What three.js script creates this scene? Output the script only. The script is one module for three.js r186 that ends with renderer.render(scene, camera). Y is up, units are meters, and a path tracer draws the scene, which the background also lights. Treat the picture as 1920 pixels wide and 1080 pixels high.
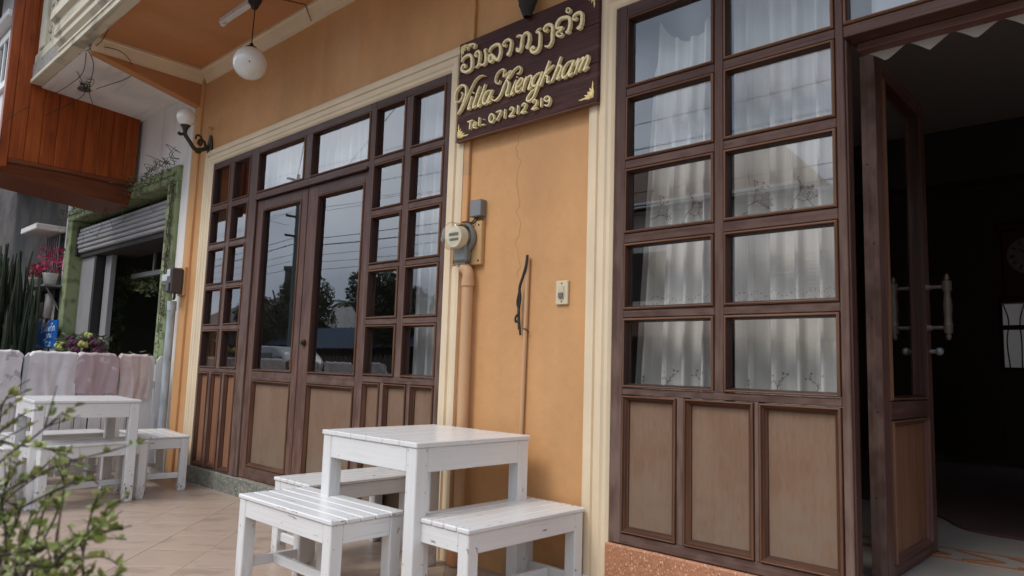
import * as THREE from 'three';
import { mergeGeometries } from 'three/addons/utils/BufferGeometryUtils.js';

// ---------- camera, sky, sun, exposure ----------
const scene = new THREE.Scene();
const camera = new THREE.PerspectiveCamera(44.05, 16 / 9, 0.05, 900);
camera.rotation.order = 'YXZ';
camera.position.set(0, 1.073, 2.8);
camera.rotation.set(THREE.MathUtils.degToRad(6.465), THREE.MathUtils.degToRad(43.137), THREE.MathUtils.degToRad(1.819));
camera.focus = 5.2; camera.userData.fStop = 4.5;
scene.add(camera);
const renderer = new THREE.WebGLRenderer({ antialias: true });
renderer.toneMapping = THREE.LinearToneMapping;
renderer.toneMappingExposure = 2.3;
renderer.shadowMap.enabled = true;

// ---------- noise ----------
const hash = (x, y, s) => { let h = Math.imul(x, 374761393) ^ Math.imul(y, 668265263) ^ Math.imul(s, 974634777); h = Math.imul(h ^ (h >>> 13), 1274126177); h ^= h >>> 16; return (h >>> 0) / 4294967296; };
const sm = t => t * t * (3 - 2 * t);
function vn(x, y, px, py, s) {                       // value noise that repeats every px, py
  const xi = Math.floor(x), yi = Math.floor(y), fx = sm(x - xi), fy = sm(y - yi), m = (a, b) => ((a % b) + b) % b;
  const a = m(xi, px), b = m(xi + 1, px), c = m(yi, py), d = m(yi + 1, py);
  const p = hash(a, c, s), q = hash(b, c, s), r = hash(a, d, s), t = hash(b, d, s);
  return (p + (q - p) * fx) * (1 - fy) + (r + (t - r) * fx) * fy;
}
function fbm(u, v, fx, fy, oct, s) { let a = 0.5, t = 0, n = 0; for (let i = 0; i < oct; i++) { t += a * vn(u * fx, v * fy, fx, fy, s + i * 17); n += a; a *= 0.5; fx *= 2; fy *= 2; } return t / n; }
let seed = 7;
function rnd() { seed = (seed + 0x6D2B79F5) | 0; let t = Math.imul(seed ^ (seed >>> 15), 1 | seed); t = (t + Math.imul(t ^ (t >>> 7), 61 | t)) ^ t; return ((t ^ (t >>> 14)) >>> 0) / 4294967296; }
const rr = (a, b) => a + (b - a) * rnd();
const clamp = (x, a = 0, b = 1) => Math.min(b, Math.max(a, x));
const sstep = (a, b, x) => sm(clamp((x - a) / (b - a)));

// the overcast sky, one for the picture, the reflections and the light
{
  const W = 1024, H = 512, d = new Float32Array(W * H * 4);
  for (let j = 0; j < H; j++) for (let i = 0; i < W; i++) {
    const u = i / W, v = j / H, el = (v - 0.5) * 2;            // v = 1 is straight up
    let c = fbm(u, v, 22, 17, 6, 11), c2 = fbm(u + 0.31, v, 9, 8, 4, 51);
    c = sstep(0.3, 0.72, c * 0.7 + c2 * 0.3);
    const up = clamp(el), low = 0.58 + 0.5 * up;
    let r, g, b;
    if (el > -0.02) { const L = low * (0.5 + 0.92 * c); r = L * (0.77 + 0.12 * c); g = L * (0.93 + 0.03 * c); b = L * (1.17 - 0.1 * c); } else { r = 0.16; g = 0.15; b = 0.14; }
    const k = (j * W + i) * 4; d[k] = r; d[k + 1] = g; d[k + 2] = b; d[k + 3] = 1;
  }
  const sky = new THREE.DataTexture(d, W, H, THREE.RGBAFormat, THREE.FloatType);
  sky.mapping = THREE.EquirectangularReflectionMapping; sky.magFilter = sky.minFilter = THREE.LinearFilter; sky.needsUpdate = true;
  scene.background = sky; scene.environment = sky;
}
const sun = new THREE.DirectionalLight(new THREE.Color(1, 0.96, 0.9), 0.7);
sun.position.set(-6, 16, 12); sun.target.position.set(-3, 1, 0);
sun.castShadow = true; sun.shadow.radius = 35; sun.shadow.mapSize.set(2048, 2048);
Object.assign(sun.shadow.camera, { left: -14, right: 14, top: 10, bottom: -10, near: 1, far: 60 });
scene.add(sun, sun.target);

// ---------- naming ----------
const used = new Map();
function numbered(n) { const k = used.get(n) ?? 0; used.set(n, k + 1); return k ? `${n}_${String(k).padStart(3, '0')}` : n; }
function tag(o, label, category, group) { o.userData.label = label; o.userData.category = category; if (group) o.userData.group = group; return o; }
function thing(name, label, category, pos = [0, 0, 0], turn = 0, group) {
  const g = new THREE.Group(); g.name = numbered(name); g.position.set(...pos); g.rotation.y = turn; scene.add(g); return tag(g, label, category, group);
}
function part(name, geo, mat, parent = scene) {
  const m = new THREE.Mesh(Array.isArray(geo) ? merge(geo) : geo, mat); m.castShadow = m.receiveShadow = true;
  m.name = parent === scene ? numbered(name) : name; parent.add(m); return m;
}
function struct(name, geo, mat) { const m = part(name, geo, mat); m.userData.kind = 'structure'; return m; }
function copyOf(src, label, pos, turn = 0, base) { const c = src.clone(); c.name = numbered(base ?? src.name.replace(/_\d+$/, '')); c.userData = { ...src.userData, label }; c.position.set(...pos); c.rotation.set(0, turn, 0); scene.add(c); return c; }

// ---------- geometry ----------
function merge(list) {
  const l = list.map(g => { const n = g.index ? g.toNonIndexed() : g; if (!n.attributes.normal) n.computeVertexNormals(); if (!n.attributes.uv) n.setAttribute('uv', new THREE.BufferAttribute(new Float32Array(n.attributes.position.count * 2), 2)); for (const k of Object.keys(n.attributes)) if (!['position', 'normal', 'uv'].includes(k)) n.deleteAttribute(k); return n; });
  return l.length === 1 ? l[0] : mergeGeometries(l);
}
class Soup {                                         // triangles with uv in metres
  constructor() { this.p = []; this.t = []; }
  tri(a, b, c, ta, tb, tc) { this.p.push(...a, ...b, ...c); this.t.push(...(ta ?? [0, 0]), ...(tb ?? [0, 0]), ...(tc ?? [0, 0])); }
  quad(a, b, c, d, ta, tb, tc, td) { this.tri(a, b, c, ta, tb, tc); this.tri(a, c, d, ta, tc, td); }
  geo() { const g = new THREE.BufferGeometry(); g.setAttribute('position', new THREE.Float32BufferAttribute(this.p, 3)); g.setAttribute('uv', new THREE.Float32BufferAttribute(this.t, 2)); g.computeVertexNormals(); return g; }
}
function metreUV(g, grain = 1, off = true) {         // uv in metres by the way each triangle faces, v along the grain axis
  const p = g.attributes.position, t = new Float32Array(p.count * 2), ou = off ? rnd() * 3 : 0, ov = off ? rnd() * 3 : 0, A = new THREE.Vector3(), B = new THREE.Vector3(), C = new THREE.Vector3();
  for (let i = 0; i < p.count; i += 3) {
    A.fromBufferAttribute(p, i); B.fromBufferAttribute(p, i + 1); C.fromBufferAttribute(p, i + 2);
    const n = B.clone().sub(A).cross(C.clone().sub(A)), q = [Math.abs(n.x), Math.abs(n.y), Math.abs(n.z)], ax = q.indexOf(Math.max(...q));
    const rest = [0, 1, 2].filter(k => k !== ax); const vax = rest.includes(grain) ? grain : rest[1], uax = rest.find(k => k !== vax);
    [A, B, C].forEach((P, k) => { const c = P.toArray(); t[(i + k) * 2] = c[uax] + ou; t[(i + k) * 2 + 1] = c[vax] + ov; });
  }
  g.setAttribute('uv', new THREE.BufferAttribute(t, 2)); return g;
}
function box(x0, x1, y0, y1, z0, z1, { b = 0.003, grain = 1, off = true } = {}) {   // a box with chamfered edges
  const w = (x1 - x0) / 2, h = (y1 - y0) / 2, d = (z1 - z0) / 2, cx = (x0 + x1) / 2, cy = (y0 + y1) / 2, cz = (z0 + z1) / 2, s = new Soup();
  b = Math.min(b, w * 0.45, h * 0.45, d * 0.45);
  const V = (sx, sy, sz, k) => [cx + sx * (k === 0 ? w : w - b), cy + sy * (k === 1 ? h : h - b), cz + sz * (k === 2 ? d : d - b)];
  const add = (pts, n) => { const [A, B, C] = pts.map(q => new THREE.Vector3(...q)); if (B.clone().sub(A).cross(C.clone().sub(A)).dot(n) < 0) pts.reverse(); pts.length === 4 ? s.quad(...pts) : s.tri(...pts); };
  for (const a of [-1, 1]) {
    add([V(a, -1, -1, 0), V(a, 1, -1, 0), V(a, 1, 1, 0), V(a, -1, 1, 0)], new THREE.Vector3(a, 0, 0));
    add([V(-1, a, -1, 1), V(1, a, -1, 1), V(1, a, 1, 1), V(-1, a, 1, 1)], new THREE.Vector3(0, a, 0));
    add([V(-1, -1, a, 2), V(1, -1, a, 2), V(1, 1, a, 2), V(-1, 1, a, 2)], new THREE.Vector3(0, 0, a));
    if (b > 0) for (const c of [-1, 1]) {
      add([V(a, c, -1, 0), V(a, c, 1, 0), V(a, c, 1, 1), V(a, c, -1, 1)], new THREE.Vector3(a, c, 0));
      add([V(a, -1, c, 0), V(a, 1, c, 0), V(a, 1, c, 2), V(a, -1, c, 2)], new THREE.Vector3(a, 0, c));
      add([V(-1, a, c, 1), V(1, a, c, 1), V(1, a, c, 2), V(-1, a, c, 2)], new THREE.Vector3(0, a, c));
      for (const e of [-1, 1]) add([V(a, c, e, 0), V(a, c, e, 1), V(a, c, e, 2)], new THREE.Vector3(a, c, e));
    }
  }
  return metreUV(s.geo(), grain, off);
}
// a moulding: profile [inset, z] swept with mitred corners round a rectangle (closed), or up, over and down it (open at the foot)
function ring(x0, x1, y0, y1, prof, open = false) {
  const s = new Soup(), cor = ([d, z]) => open ? [[x0 + d, y0, z], [x0 + d, y1 - d, z], [x1 - d, y1 - d, z], [x1 - d, y0, z]] : [[x0 + d, y0 + d, z], [x1 - d, y0 + d, z], [x1 - d, y1 - d, z], [x0 + d, y1 - d, z]];
  let v = rnd() * 2; const n = open ? 3 : 4;
  for (let i = 0; i + 1 < prof.length; i++) {
    const A = cor(prof[i]), B = cor(prof[i + 1]), l = Math.hypot(prof[i + 1][0] - prof[i][0], prof[i + 1][1] - prof[i][1]);
    for (let k = 0; k < n; k++) {
      const a = A[k], b = A[(k + 1) % 4], c = B[(k + 1) % 4], d = B[k], vert = Math.abs(a[0] - b[0]) < Math.abs(a[1] - b[1]), w = q => (vert ? q[1] : q[0]);
      const f = open ? [a, d, c, b] : [a, b, c, d], uv = open ? [[v, w(a)], [v + l, w(d)], [v + l, w(c)], [v, w(b)]] : [[v, w(a)], [v, w(b)], [v + l, w(c)], [v + l, w(d)]];
      s.quad(...f, ...uv);
    }
    v += l;
  }
  return s.geo();
}
function lathe(pts, seg = 20) { return new THREE.LatheGeometry(pts.map(p => new THREE.Vector2(...p)), seg).toNonIndexed(); }
function tube(pts, r, seg = 24, rad = 6) { return new THREE.TubeGeometry(new THREE.CatmullRomCurve3(pts.map(p => new THREE.Vector3(...p))), seg, r, rad, false).toNonIndexed(); }
function rod(a, b, r, rad = 10, r2 = r) {
  const A = new THREE.Vector3(...a), B = new THREE.Vector3(...b), L = A.distanceTo(B), g = new THREE.CylinderGeometry(r2, r, L, rad).toNonIndexed();
  const t = g.attributes.uv; for (let i = 0; i < t.count; i++) t.setXY(i, t.getX(i) * r * 6.28, t.getY(i) * L);
  g.applyQuaternion(new THREE.Quaternion().setFromUnitVectors(new THREE.Vector3(0, 1, 0), B.clone().sub(A).normalize())); return g.translate(...A.add(B).multiplyScalar(0.5).toArray());
}
const moved = (g, x, y, z) => g.clone().translate(x, y, z);
function sphere(r, x, y, z, ws = 20, hs = 14, sy = 1) { return new THREE.SphereGeometry(r, ws, hs).scale(1, sy, 1).translate(x, y, z).toNonIndexed(); }
function sheet(nu, nv, f) {                           // f(u, v) -> [x, y, z, uvx, uvy]
  const g = new THREE.PlaneGeometry(1, 1, nu, nv), p = g.attributes.position, t = g.attributes.uv;
  for (let j = 0; j <= nv; j++) for (let i = 0; i <= nu; i++) { const k = j * (nu + 1) + i, q = f(i / nu, 1 - j / nv); p.setXYZ(k, q[0], q[1], q[2]); t.setXY(k, q[3], q[4]); }
  g.computeVertexNormals(); return g;
}

// ---------- materials ----------
function tex(w, h, fn, srgb, rx = 1, ry = rx) {       // fn(u, v) gives linear [r, g, b] or one grey; repeats every rx by ry metres
  const d = new Uint8Array(w * h * 4);
  for (let j = 0; j < h; j++) for (let i = 0; i < w; i++) {
    let c = fn(i / w, j / h); if (!Array.isArray(c)) c = [c, c, c];
    const k = (j * w + i) * 4; for (let n = 0; n < 3; n++) { let x = clamp(c[n]); if (srgb) x = x <= 0.0031308 ? x * 12.92 : 1.055 * x ** (1 / 2.4) - 0.055; d[k + n] = x * 255; } d[k + 3] = 255;
  }
  const t = new THREE.DataTexture(d, w, h); t.wrapS = t.wrapT = THREE.RepeatWrapping; t.magFilter = THREE.LinearFilter; t.minFilter = THREE.LinearMipmapLinearFilter; t.generateMipmaps = true;
  if (srgb) t.colorSpace = THREE.SRGBColorSpace; t.repeat.set(1 / rx, 1 / ry); t.needsUpdate = true; return t;
}
const mix = (a, b, t) => a.map((x, i) => x + (b[i] - x) * t);
const sc = (a, k) => a.map(x => x * k);
const std = (o) => new THREE.MeshStandardMaterial({ roughness: 0.8, side: THREE.DoubleSide, ...o });
const lin = (r, g, b) => new THREE.Color().setRGB(r, g, b);
const plain = (r, g, b, rough = 0.7, extra = {}) => std({ color: lin(r, g, b), roughness: rough, ...extra });

const plasterBump = tex(512, 512, (u, v) => 0.55 * fbm(u, v, 24, 24, 4, 3) + 0.45 * fbm(u, v, 5, 5, 3, 5), false, 1.1);
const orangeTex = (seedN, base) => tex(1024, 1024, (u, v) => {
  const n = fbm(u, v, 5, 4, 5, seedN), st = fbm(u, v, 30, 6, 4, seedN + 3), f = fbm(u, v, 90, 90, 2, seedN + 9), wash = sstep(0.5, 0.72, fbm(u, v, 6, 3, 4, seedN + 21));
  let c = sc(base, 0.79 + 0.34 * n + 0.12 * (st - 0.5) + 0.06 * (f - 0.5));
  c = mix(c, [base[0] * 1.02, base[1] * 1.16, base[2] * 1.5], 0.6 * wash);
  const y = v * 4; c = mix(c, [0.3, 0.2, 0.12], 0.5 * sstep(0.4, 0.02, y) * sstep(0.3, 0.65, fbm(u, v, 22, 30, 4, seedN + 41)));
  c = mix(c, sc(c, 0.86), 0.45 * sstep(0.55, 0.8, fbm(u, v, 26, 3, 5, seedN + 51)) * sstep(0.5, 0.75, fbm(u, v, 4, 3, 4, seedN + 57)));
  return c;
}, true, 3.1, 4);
const M = {};
M.orange = std({ map: orangeTex(31, [0.605, 0.312, 0.124]), bumpMap: plasterBump, bumpScale: 0.004, roughness: 0.72 });
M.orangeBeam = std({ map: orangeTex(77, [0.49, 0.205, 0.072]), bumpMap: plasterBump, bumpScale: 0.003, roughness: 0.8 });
M.cream = std({ map: tex(512, 512, (u, v) => { const n = fbm(u, v, 6, 6, 5, 91), s = fbm(u, v, 60, 4, 3, 93); return sc([0.74, 0.585, 0.39], 0.86 + 0.18 * n + 0.12 * (s - 0.5)); }, true, 1.3), bumpMap: plasterBump, bumpScale: 0.002, roughness: 0.6 });
M.whitewash = std({ map: tex(512, 512, (u, v) => { const n = fbm(u, v, 4, 4, 6, 121), s = fbm(u, v, 30, 3, 4, 123); return mix([0.76, 0.71, 0.67], [0.52, 0.47, 0.43], clamp(sstep(0.45, 0.8, n) * 0.7 + 0.35 * sstep(0.55, 0.8, s))); }, true, 2.7), bumpMap: plasterBump, bumpScale: 0.004, roughness: 0.9 });
M.dirtyCream = std({ map: tex(512, 512, (u, v) => { const n = fbm(u, v, 5, 5, 6, 131), s = fbm(u, v, 36, 2, 4, 133); return mix([0.6, 0.53, 0.4], [0.2, 0.18, 0.14], clamp(sstep(0.5, 0.8, n) * 0.75 + 0.5 * sstep(0.55, 0.85, s))); }, true, 1.4), bumpMap: plasterBump, bumpScale: 0.004, roughness: 0.9 });
M.grey = std({ map: tex(512, 512, (u, v) => { const n = fbm(u, v, 5, 5, 6, 141); return mix([0.085, 0.07, 0.06], [0.035, 0.03, 0.027], sstep(0.35, 0.7, n)); }, true, 2), roughness: 0.95 });  // extra dark: shade under the bay and overhang is put into this colour
function wood(a, b, s, { rough = 0.55, streak = 70, bump = 0.0012, wear = null, rx = 0.5, ry = 1.5, cross = 4, blotch = 0.25, spec = 0.38, fade = null, H = 512 } = {}) {
  const grain = (u, v) => { const w = 0.02 * (fbm(u, v, 6, 3, 3, s) - 0.5); return (0.67 * fbm(u + w, v, streak, cross, 4, s + 5) + 0.33 * fbm(u + w, v, streak / 4 | 0, 2, 3, s + 9)) * (1 - blotch) + blotch * fbm(u, v, 5, 6, 5, s + 13); };
  return new THREE.MeshPhysicalMaterial({ side: THREE.DoubleSide, specularIntensity: spec,
    map: tex(512, H, (u, v) => { let c = mix(a, b, sstep(0.28, 0.72, grain(u, v))); if (fade) { const q = fade(v); c = mix(c, wear, clamp(q * (0.55 + 0.9 * sstep(0.3, 0.7, fbm(u, v, 14, 24, 5, s + 61) * 0.6 + 0.4 * grain(u, v))))); } else if (wear) c = mix(c, wear, 0.75 * sstep(0.52, 0.78, fbm(u, v, 10, 5, 5, s + 31) * 0.6 + 0.4 * grain(u, v))); return c; }, true, rx, ry),
    bumpMap: tex(512, H, grain, false, rx, ry), bumpScale: bump, roughness: rough,
    roughnessMap: tex(256, 256, (u, v) => 0.75 + 0.25 * fbm(u, v, 16, 6, 4, s + 40), false, rx, ry),
  });
}
const dk1 = [0.04, 0.0145, 0.0105], dk2 = [0.075, 0.032, 0.024], worn = [0.178, 0.115, 0.092];  // worn tone also stands for the brighter light lower on the frames
M.stileWood = wood(dk1, dk2, 201, { wear: worn, rough: 0.5, rx: 0.5, ry: 3, cross: 9, H: 1024, fade: v => 0.1 + 0.62 * (1 - sstep(0.5, 2.7, v * 3)) });  // paler downward: real wear, plus the fall of light put into the colour
M.railWood = [0.12, 0.32, 0.5].map((q, i) => wood(dk1, dk2, 205 + i * 3, { wear: worn, rough: 0.5, cross: 5, fade: () => q }));  // dark to pale copies: wear and light by height, both in the colour
M.frameWood = M.railWood[0]; M.wornLitWood = M.railWood[2];
M.rebateWood = wood([0.022, 0.01, 0.0075], [0.05, 0.021, 0.014], 221, { rough: 0.5 });
M.recessWood = wood([0.06, 0.025, 0.0145], [0.125, 0.058, 0.033], 226, { rough: 0.5, spec: 0.4 });
M.beadWood = wood([0.11, 0.048, 0.026], [0.19, 0.098, 0.06], 231, { rough: 0.5 });
M.doorWood = wood([0.052, 0.018, 0.012], [0.095, 0.039, 0.028], 203, { wear: [0.165, 0.095, 0.072], rough: 0.5, rx: 0.5, ry: 3, cross: 9, H: 1024, fade: v => 0.15 + 0.62 * (1 - sstep(0.3, 2.4, v * 3)) });  // door leaves: wear and the brighter light lower down, mixed into one gradient
M.leafWood = wood([0.1, 0.047, 0.038], [0.155, 0.078, 0.062], 251, { rough: 0.5, wear: [0.19, 0.125, 0.105] });
M.panelWood = wood([0.18, 0.096, 0.056], [0.235, 0.142, 0.09], 271, { rough: 0.5, wear: [0.2, 0.15, 0.108], streak: 170, bump: 0.0004, cross: 26, blotch: 0.5, rx: 0.62, ry: 1.0, spec: 0.45, fade: v => 0.25 + 0.6 * (1 - sstep(0.1, 0.8, v)) });
M.sidePanelWood = wood([0.2, 0.085, 0.045], [0.3, 0.15, 0.085], 291, { rough: 0.55, streak: 90 });
M.plankWood = wood([0.22, 0.04, 0.007], [0.34, 0.075, 0.014], 311, { rough: 0.5, streak: 40, wear: [0.13, 0.028, 0.008], rx: 0.6 });
M.darkPlank = wood([0.1, 0.028, 0.012], [0.19, 0.055, 0.02], 331, { rough: 0.5, streak: 40 });
M.signWood = wood([0.042, 0.014, 0.012], [0.075, 0.029, 0.024], 351, { rough: 0.62, spec: 0.3, wear: [0.095, 0.05, 0.04], rx: 0.35, ry: 1.1 });
// white paint on timber: brush marks, grey grain, brown chips where it is worn
M.paint = std({
  map: tex(1024, 1024, (u, v) => { const g = fbm(u, v, 90, 5, 4, 401), n = fbm(u, v, 7, 5, 5, 411), ch = fbm(u, v, 70, 14, 5, 421); let c = sc([0.745, 0.725, 0.7], 0.9 + 0.1 * n + 0.1 * (g - 0.5)); c = mix(c, [0.42, 0.38, 0.35], 0.5 * sstep(0.62, 0.8, g * 0.6 + n * 0.4)); return mix(c, [0.12, 0.09, 0.075], 0.75 * sstep(0.79, 0.825, ch)); }, true, 0.8, 1.3),
  bumpMap: tex(512, 512, (u, v) => 0.7 * fbm(u, v, 80, 5, 4, 431) + 0.3 * fbm(u, v, 12, 8, 4, 437), false, 0.8, 1.3), bumpScale: 0.0012, roughness: 0.27,
});
M.legPaint = std({
  map: tex(512, 1024, (u, v) => { const y = v * 1.3, g = fbm(u, v, 56, 5, 4, 401), n = fbm(u, v, 6, 6, 5, 411), ch = fbm(u, v, 30, 40, 5, 421); let c = sc([0.735, 0.715, 0.69], 0.9 + 0.1 * n + 0.1 * (g - 0.5)); c = mix(c, [0.36, 0.3, 0.25], 0.75 * sstep(0.16, 0.0, y) * sstep(0.25, 0.7, fbm(u, v, 20, 30, 4, 441))); return mix(c, [0.13, 0.1, 0.08], 0.85 * sstep(0.8 - 0.12 * sstep(0.2, 0, y), 0.83 - 0.12 * sstep(0.2, 0, y), ch)); }, true, 0.5, 1.3),
  bumpMap: M.paint.bumpMap, bumpScale: 0.0012, roughness: 0.3,
});
M.picketPaint = std({ map: tex(512, 512, (u, v) => { const g = fbm(u, v, 60, 4, 4, 451), n = fbm(u, v, 6, 6, 5, 455); return mix([0.68, 0.64, 0.625], [0.4, 0.36, 0.34], sstep(0.5, 0.85, 0.5 * g + 0.5 * n)); }, true, 0.6, 1.2), roughness: 0.6 });
const tileGrain = (u, v) => 0.5 * fbm(u, v, 7, 7, 5, 471) + 0.5 * fbm(u, v, 60, 9, 4, 473);
const tileMap = (b, s) => std({ map: tex(512, 512, (u, v) => { const g = tileGrain(u + s * 0.13, v + s * 0.29); return mix(mix(sc(b, 0.9), sc(b, 1.08), g), sc(b, 0.66), 0.6 * sstep(0.55, 0.75, fbm(u, v, 9, 5, 5, 480 + s))); }, true, 0.67), roughness: 0.42, roughnessMap: tex(256, 256, (u, v) => 0.7 + 0.3 * fbm(u, v, 9, 9, 4, 490), false, 0.67), bumpMap: tex(256, 256, (u, v) => fbm(u, v, 40, 20, 4, 495), false, 0.67), bumpScale: 0.0006 });
M.tiles = [tileMap([0.43, 0.318, 0.246], 0), tileMap([0.42, 0.311, 0.238], 1), tileMap([0.438, 0.326, 0.252], 2)];
M.grout = plain(0.345, 0.255, 0.198, 0.95);
const speck = (bg, cols, s, n) => tex(512, 512, (u, v) => { let c = sc(bg, 0.85 + 0.3 * fbm(u, v, 8, 8, 4, s)); const X = Math.floor(u * n), Y = Math.floor(v * n); for (let a = -1; a < 2; a++) for (let b = -1; b < 2; b++) { const i = ((X + a) % n + n) % n, j = ((Y + b) % n + n) % n, dx = X + a + 0.2 + 0.6 * hash(i, j, s + 1) - u * n, dy = Y + b + 0.2 + 0.6 * hash(i, j, s + 2) - v * n, R = 0.12 + 0.4 * hash(i, j, s + 3) ** 2; if (dx * dx + dy * dy * (0.6 + hash(i, j, s + 4)) < R * R) c = cols[Math.floor(hash(i, j, s + 5) * cols.length)]; } return c; }, true, 0.42);
M.terracotta = std({ map: speck([0.4, 0.17, 0.085], [[0.55, 0.3, 0.18], [0.3, 0.12, 0.06], [0.62, 0.42, 0.28], [0.47, 0.21, 0.11]], 511, 46), roughness: 0.5 });
M.sillStone = std({ map: speck([0.2, 0.2, 0.165], [[0.48, 0.45, 0.38], [0.06, 0.075, 0.065], [0.36, 0.34, 0.28], [0.1, 0.11, 0.09]], 531, 34), roughness: 0.55 });
M.terrazzo = std({ map: speck([0.3, 0.27, 0.23], [[0.08, 0.075, 0.07], [0.45, 0.41, 0.35], [0.12, 0.11, 0.1]], 551, 40), roughness: 0.85 });
M.gold = std({ map: tex(256, 256, (u, v) => mix([0.85, 0.66, 0.28], [0.5, 0.34, 0.1], sstep(0.5, 0.75, fbm(u, v, 12, 12, 4, 571))), true, 0.12), roughness: 0.5, metalness: 0.15 });
M.letterPaint = std({ map: tex(256, 256, (u, v) => mix([0.9, 0.78, 0.46], [0.8, 0.64, 0.31], sstep(0.45, 0.75, fbm(u, v, 14, 14, 4, 581))), true, 0.12), roughness: 0.5 });
M.glass = new THREE.MeshPhysicalMaterial({ color: 0xffffff, roughness: 0, transmission: 1, thickness: 0, ior: 2.15, side: THREE.DoubleSide });
M.opal = new THREE.MeshPhysicalMaterial({ color: lin(0.86, 0.83, 0.76), roughness: 0.2, transmission: 0.08, thickness: 0, side: THREE.DoubleSide, clearcoat: 0.5 });
M.bronze = std({ map: tex(128, 128, (u, v) => mix([0.03, 0.026, 0.018], [0.09, 0.075, 0.045], fbm(u, v, 12, 12, 4, 591)), true, 0.1), roughness: 0.5, metalness: 0.6 });
M.black = plain(0.02, 0.019, 0.018, 0.7);
M.wire = plain(0.025, 0.022, 0.02, 0.8);
M.grmetal = plain(0.2, 0.2, 0.195, 0.5, { metalness: 0.4 });
M.pipeGrey = std({ map: tex(256, 256, (u, v) => mix([0.4, 0.44, 0.46], [0.27, 0.3, 0.31], sstep(0.4, 0.8, fbm(u, v, 8, 3, 5, 601))), true, 0.4), roughness: 0.45 });
M.dark = plain(0.03, 0.026, 0.024, 0.9);
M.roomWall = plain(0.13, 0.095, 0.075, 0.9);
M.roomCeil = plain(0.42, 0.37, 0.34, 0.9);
M.pipePaint = plain(0.53, 0.31, 0.16, 0.6);
M.glaze = plain(0.75, 0.73, 0.7, 0.5);

// ---------- the ground ----------
const Y0 = 0;
struct('ground', new THREE.PlaneGeometry(900, 900).rotateX(-Math.PI / 2).translate(0, -0.16, 0), plain(0.17, 0.16, 0.145, 0.95));
struct('road', new THREE.PlaneGeometry(300, 6.4).rotateX(-Math.PI / 2).translate(-20, -0.15, 8), std({ map: tex(256, 256, (u, v) => 0.06 + 0.05 * fbm(u, v, 24, 24, 4, 611), true, 2), roughness: 0.9 }));
const floor = struct('terrace_floor', box(-16, 4, -0.2, -0.008, -0.12, 3.7, { b: 0.01 }), M.grout);
{ // square tiles laid diagonally, joints thin
  const T = 0.337, off1 = -5.439 / Math.SQRT2, C = Math.SQRT1_2, variants = [0, 1, 2, 3].map(() => box(-T / 2 + 0.0009, T / 2 - 0.0009, -0.012, 0, -T / 2 + 0.0009, T / 2 - 0.0009, { b: 0.0006, grain: 0 }));
  for (let i = -17; i < 12; i++) for (let j = -24; j < 6; j++) {
    const a = off1 + (i + 0.5) * T, b = (j + 0.5) * T + 0.12;           // a along (1, -1), b along (1, 1)
    const x = (a + b) * C, z = (b - a) * C;
    if (x < -7.3 || x > 0.4 || z < -0.2 || z > 3.5) continue;
    const m = part('tile', variants[Math.floor(rnd() * 4)], M.tiles[Math.floor(rnd() * 3)], floor); m.position.set(x, rr(-0.0004, 0.0004), z); m.rotation.y = Math.PI / 4 + Math.floor(rnd() * 2) * Math.PI;
  }
}

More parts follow.
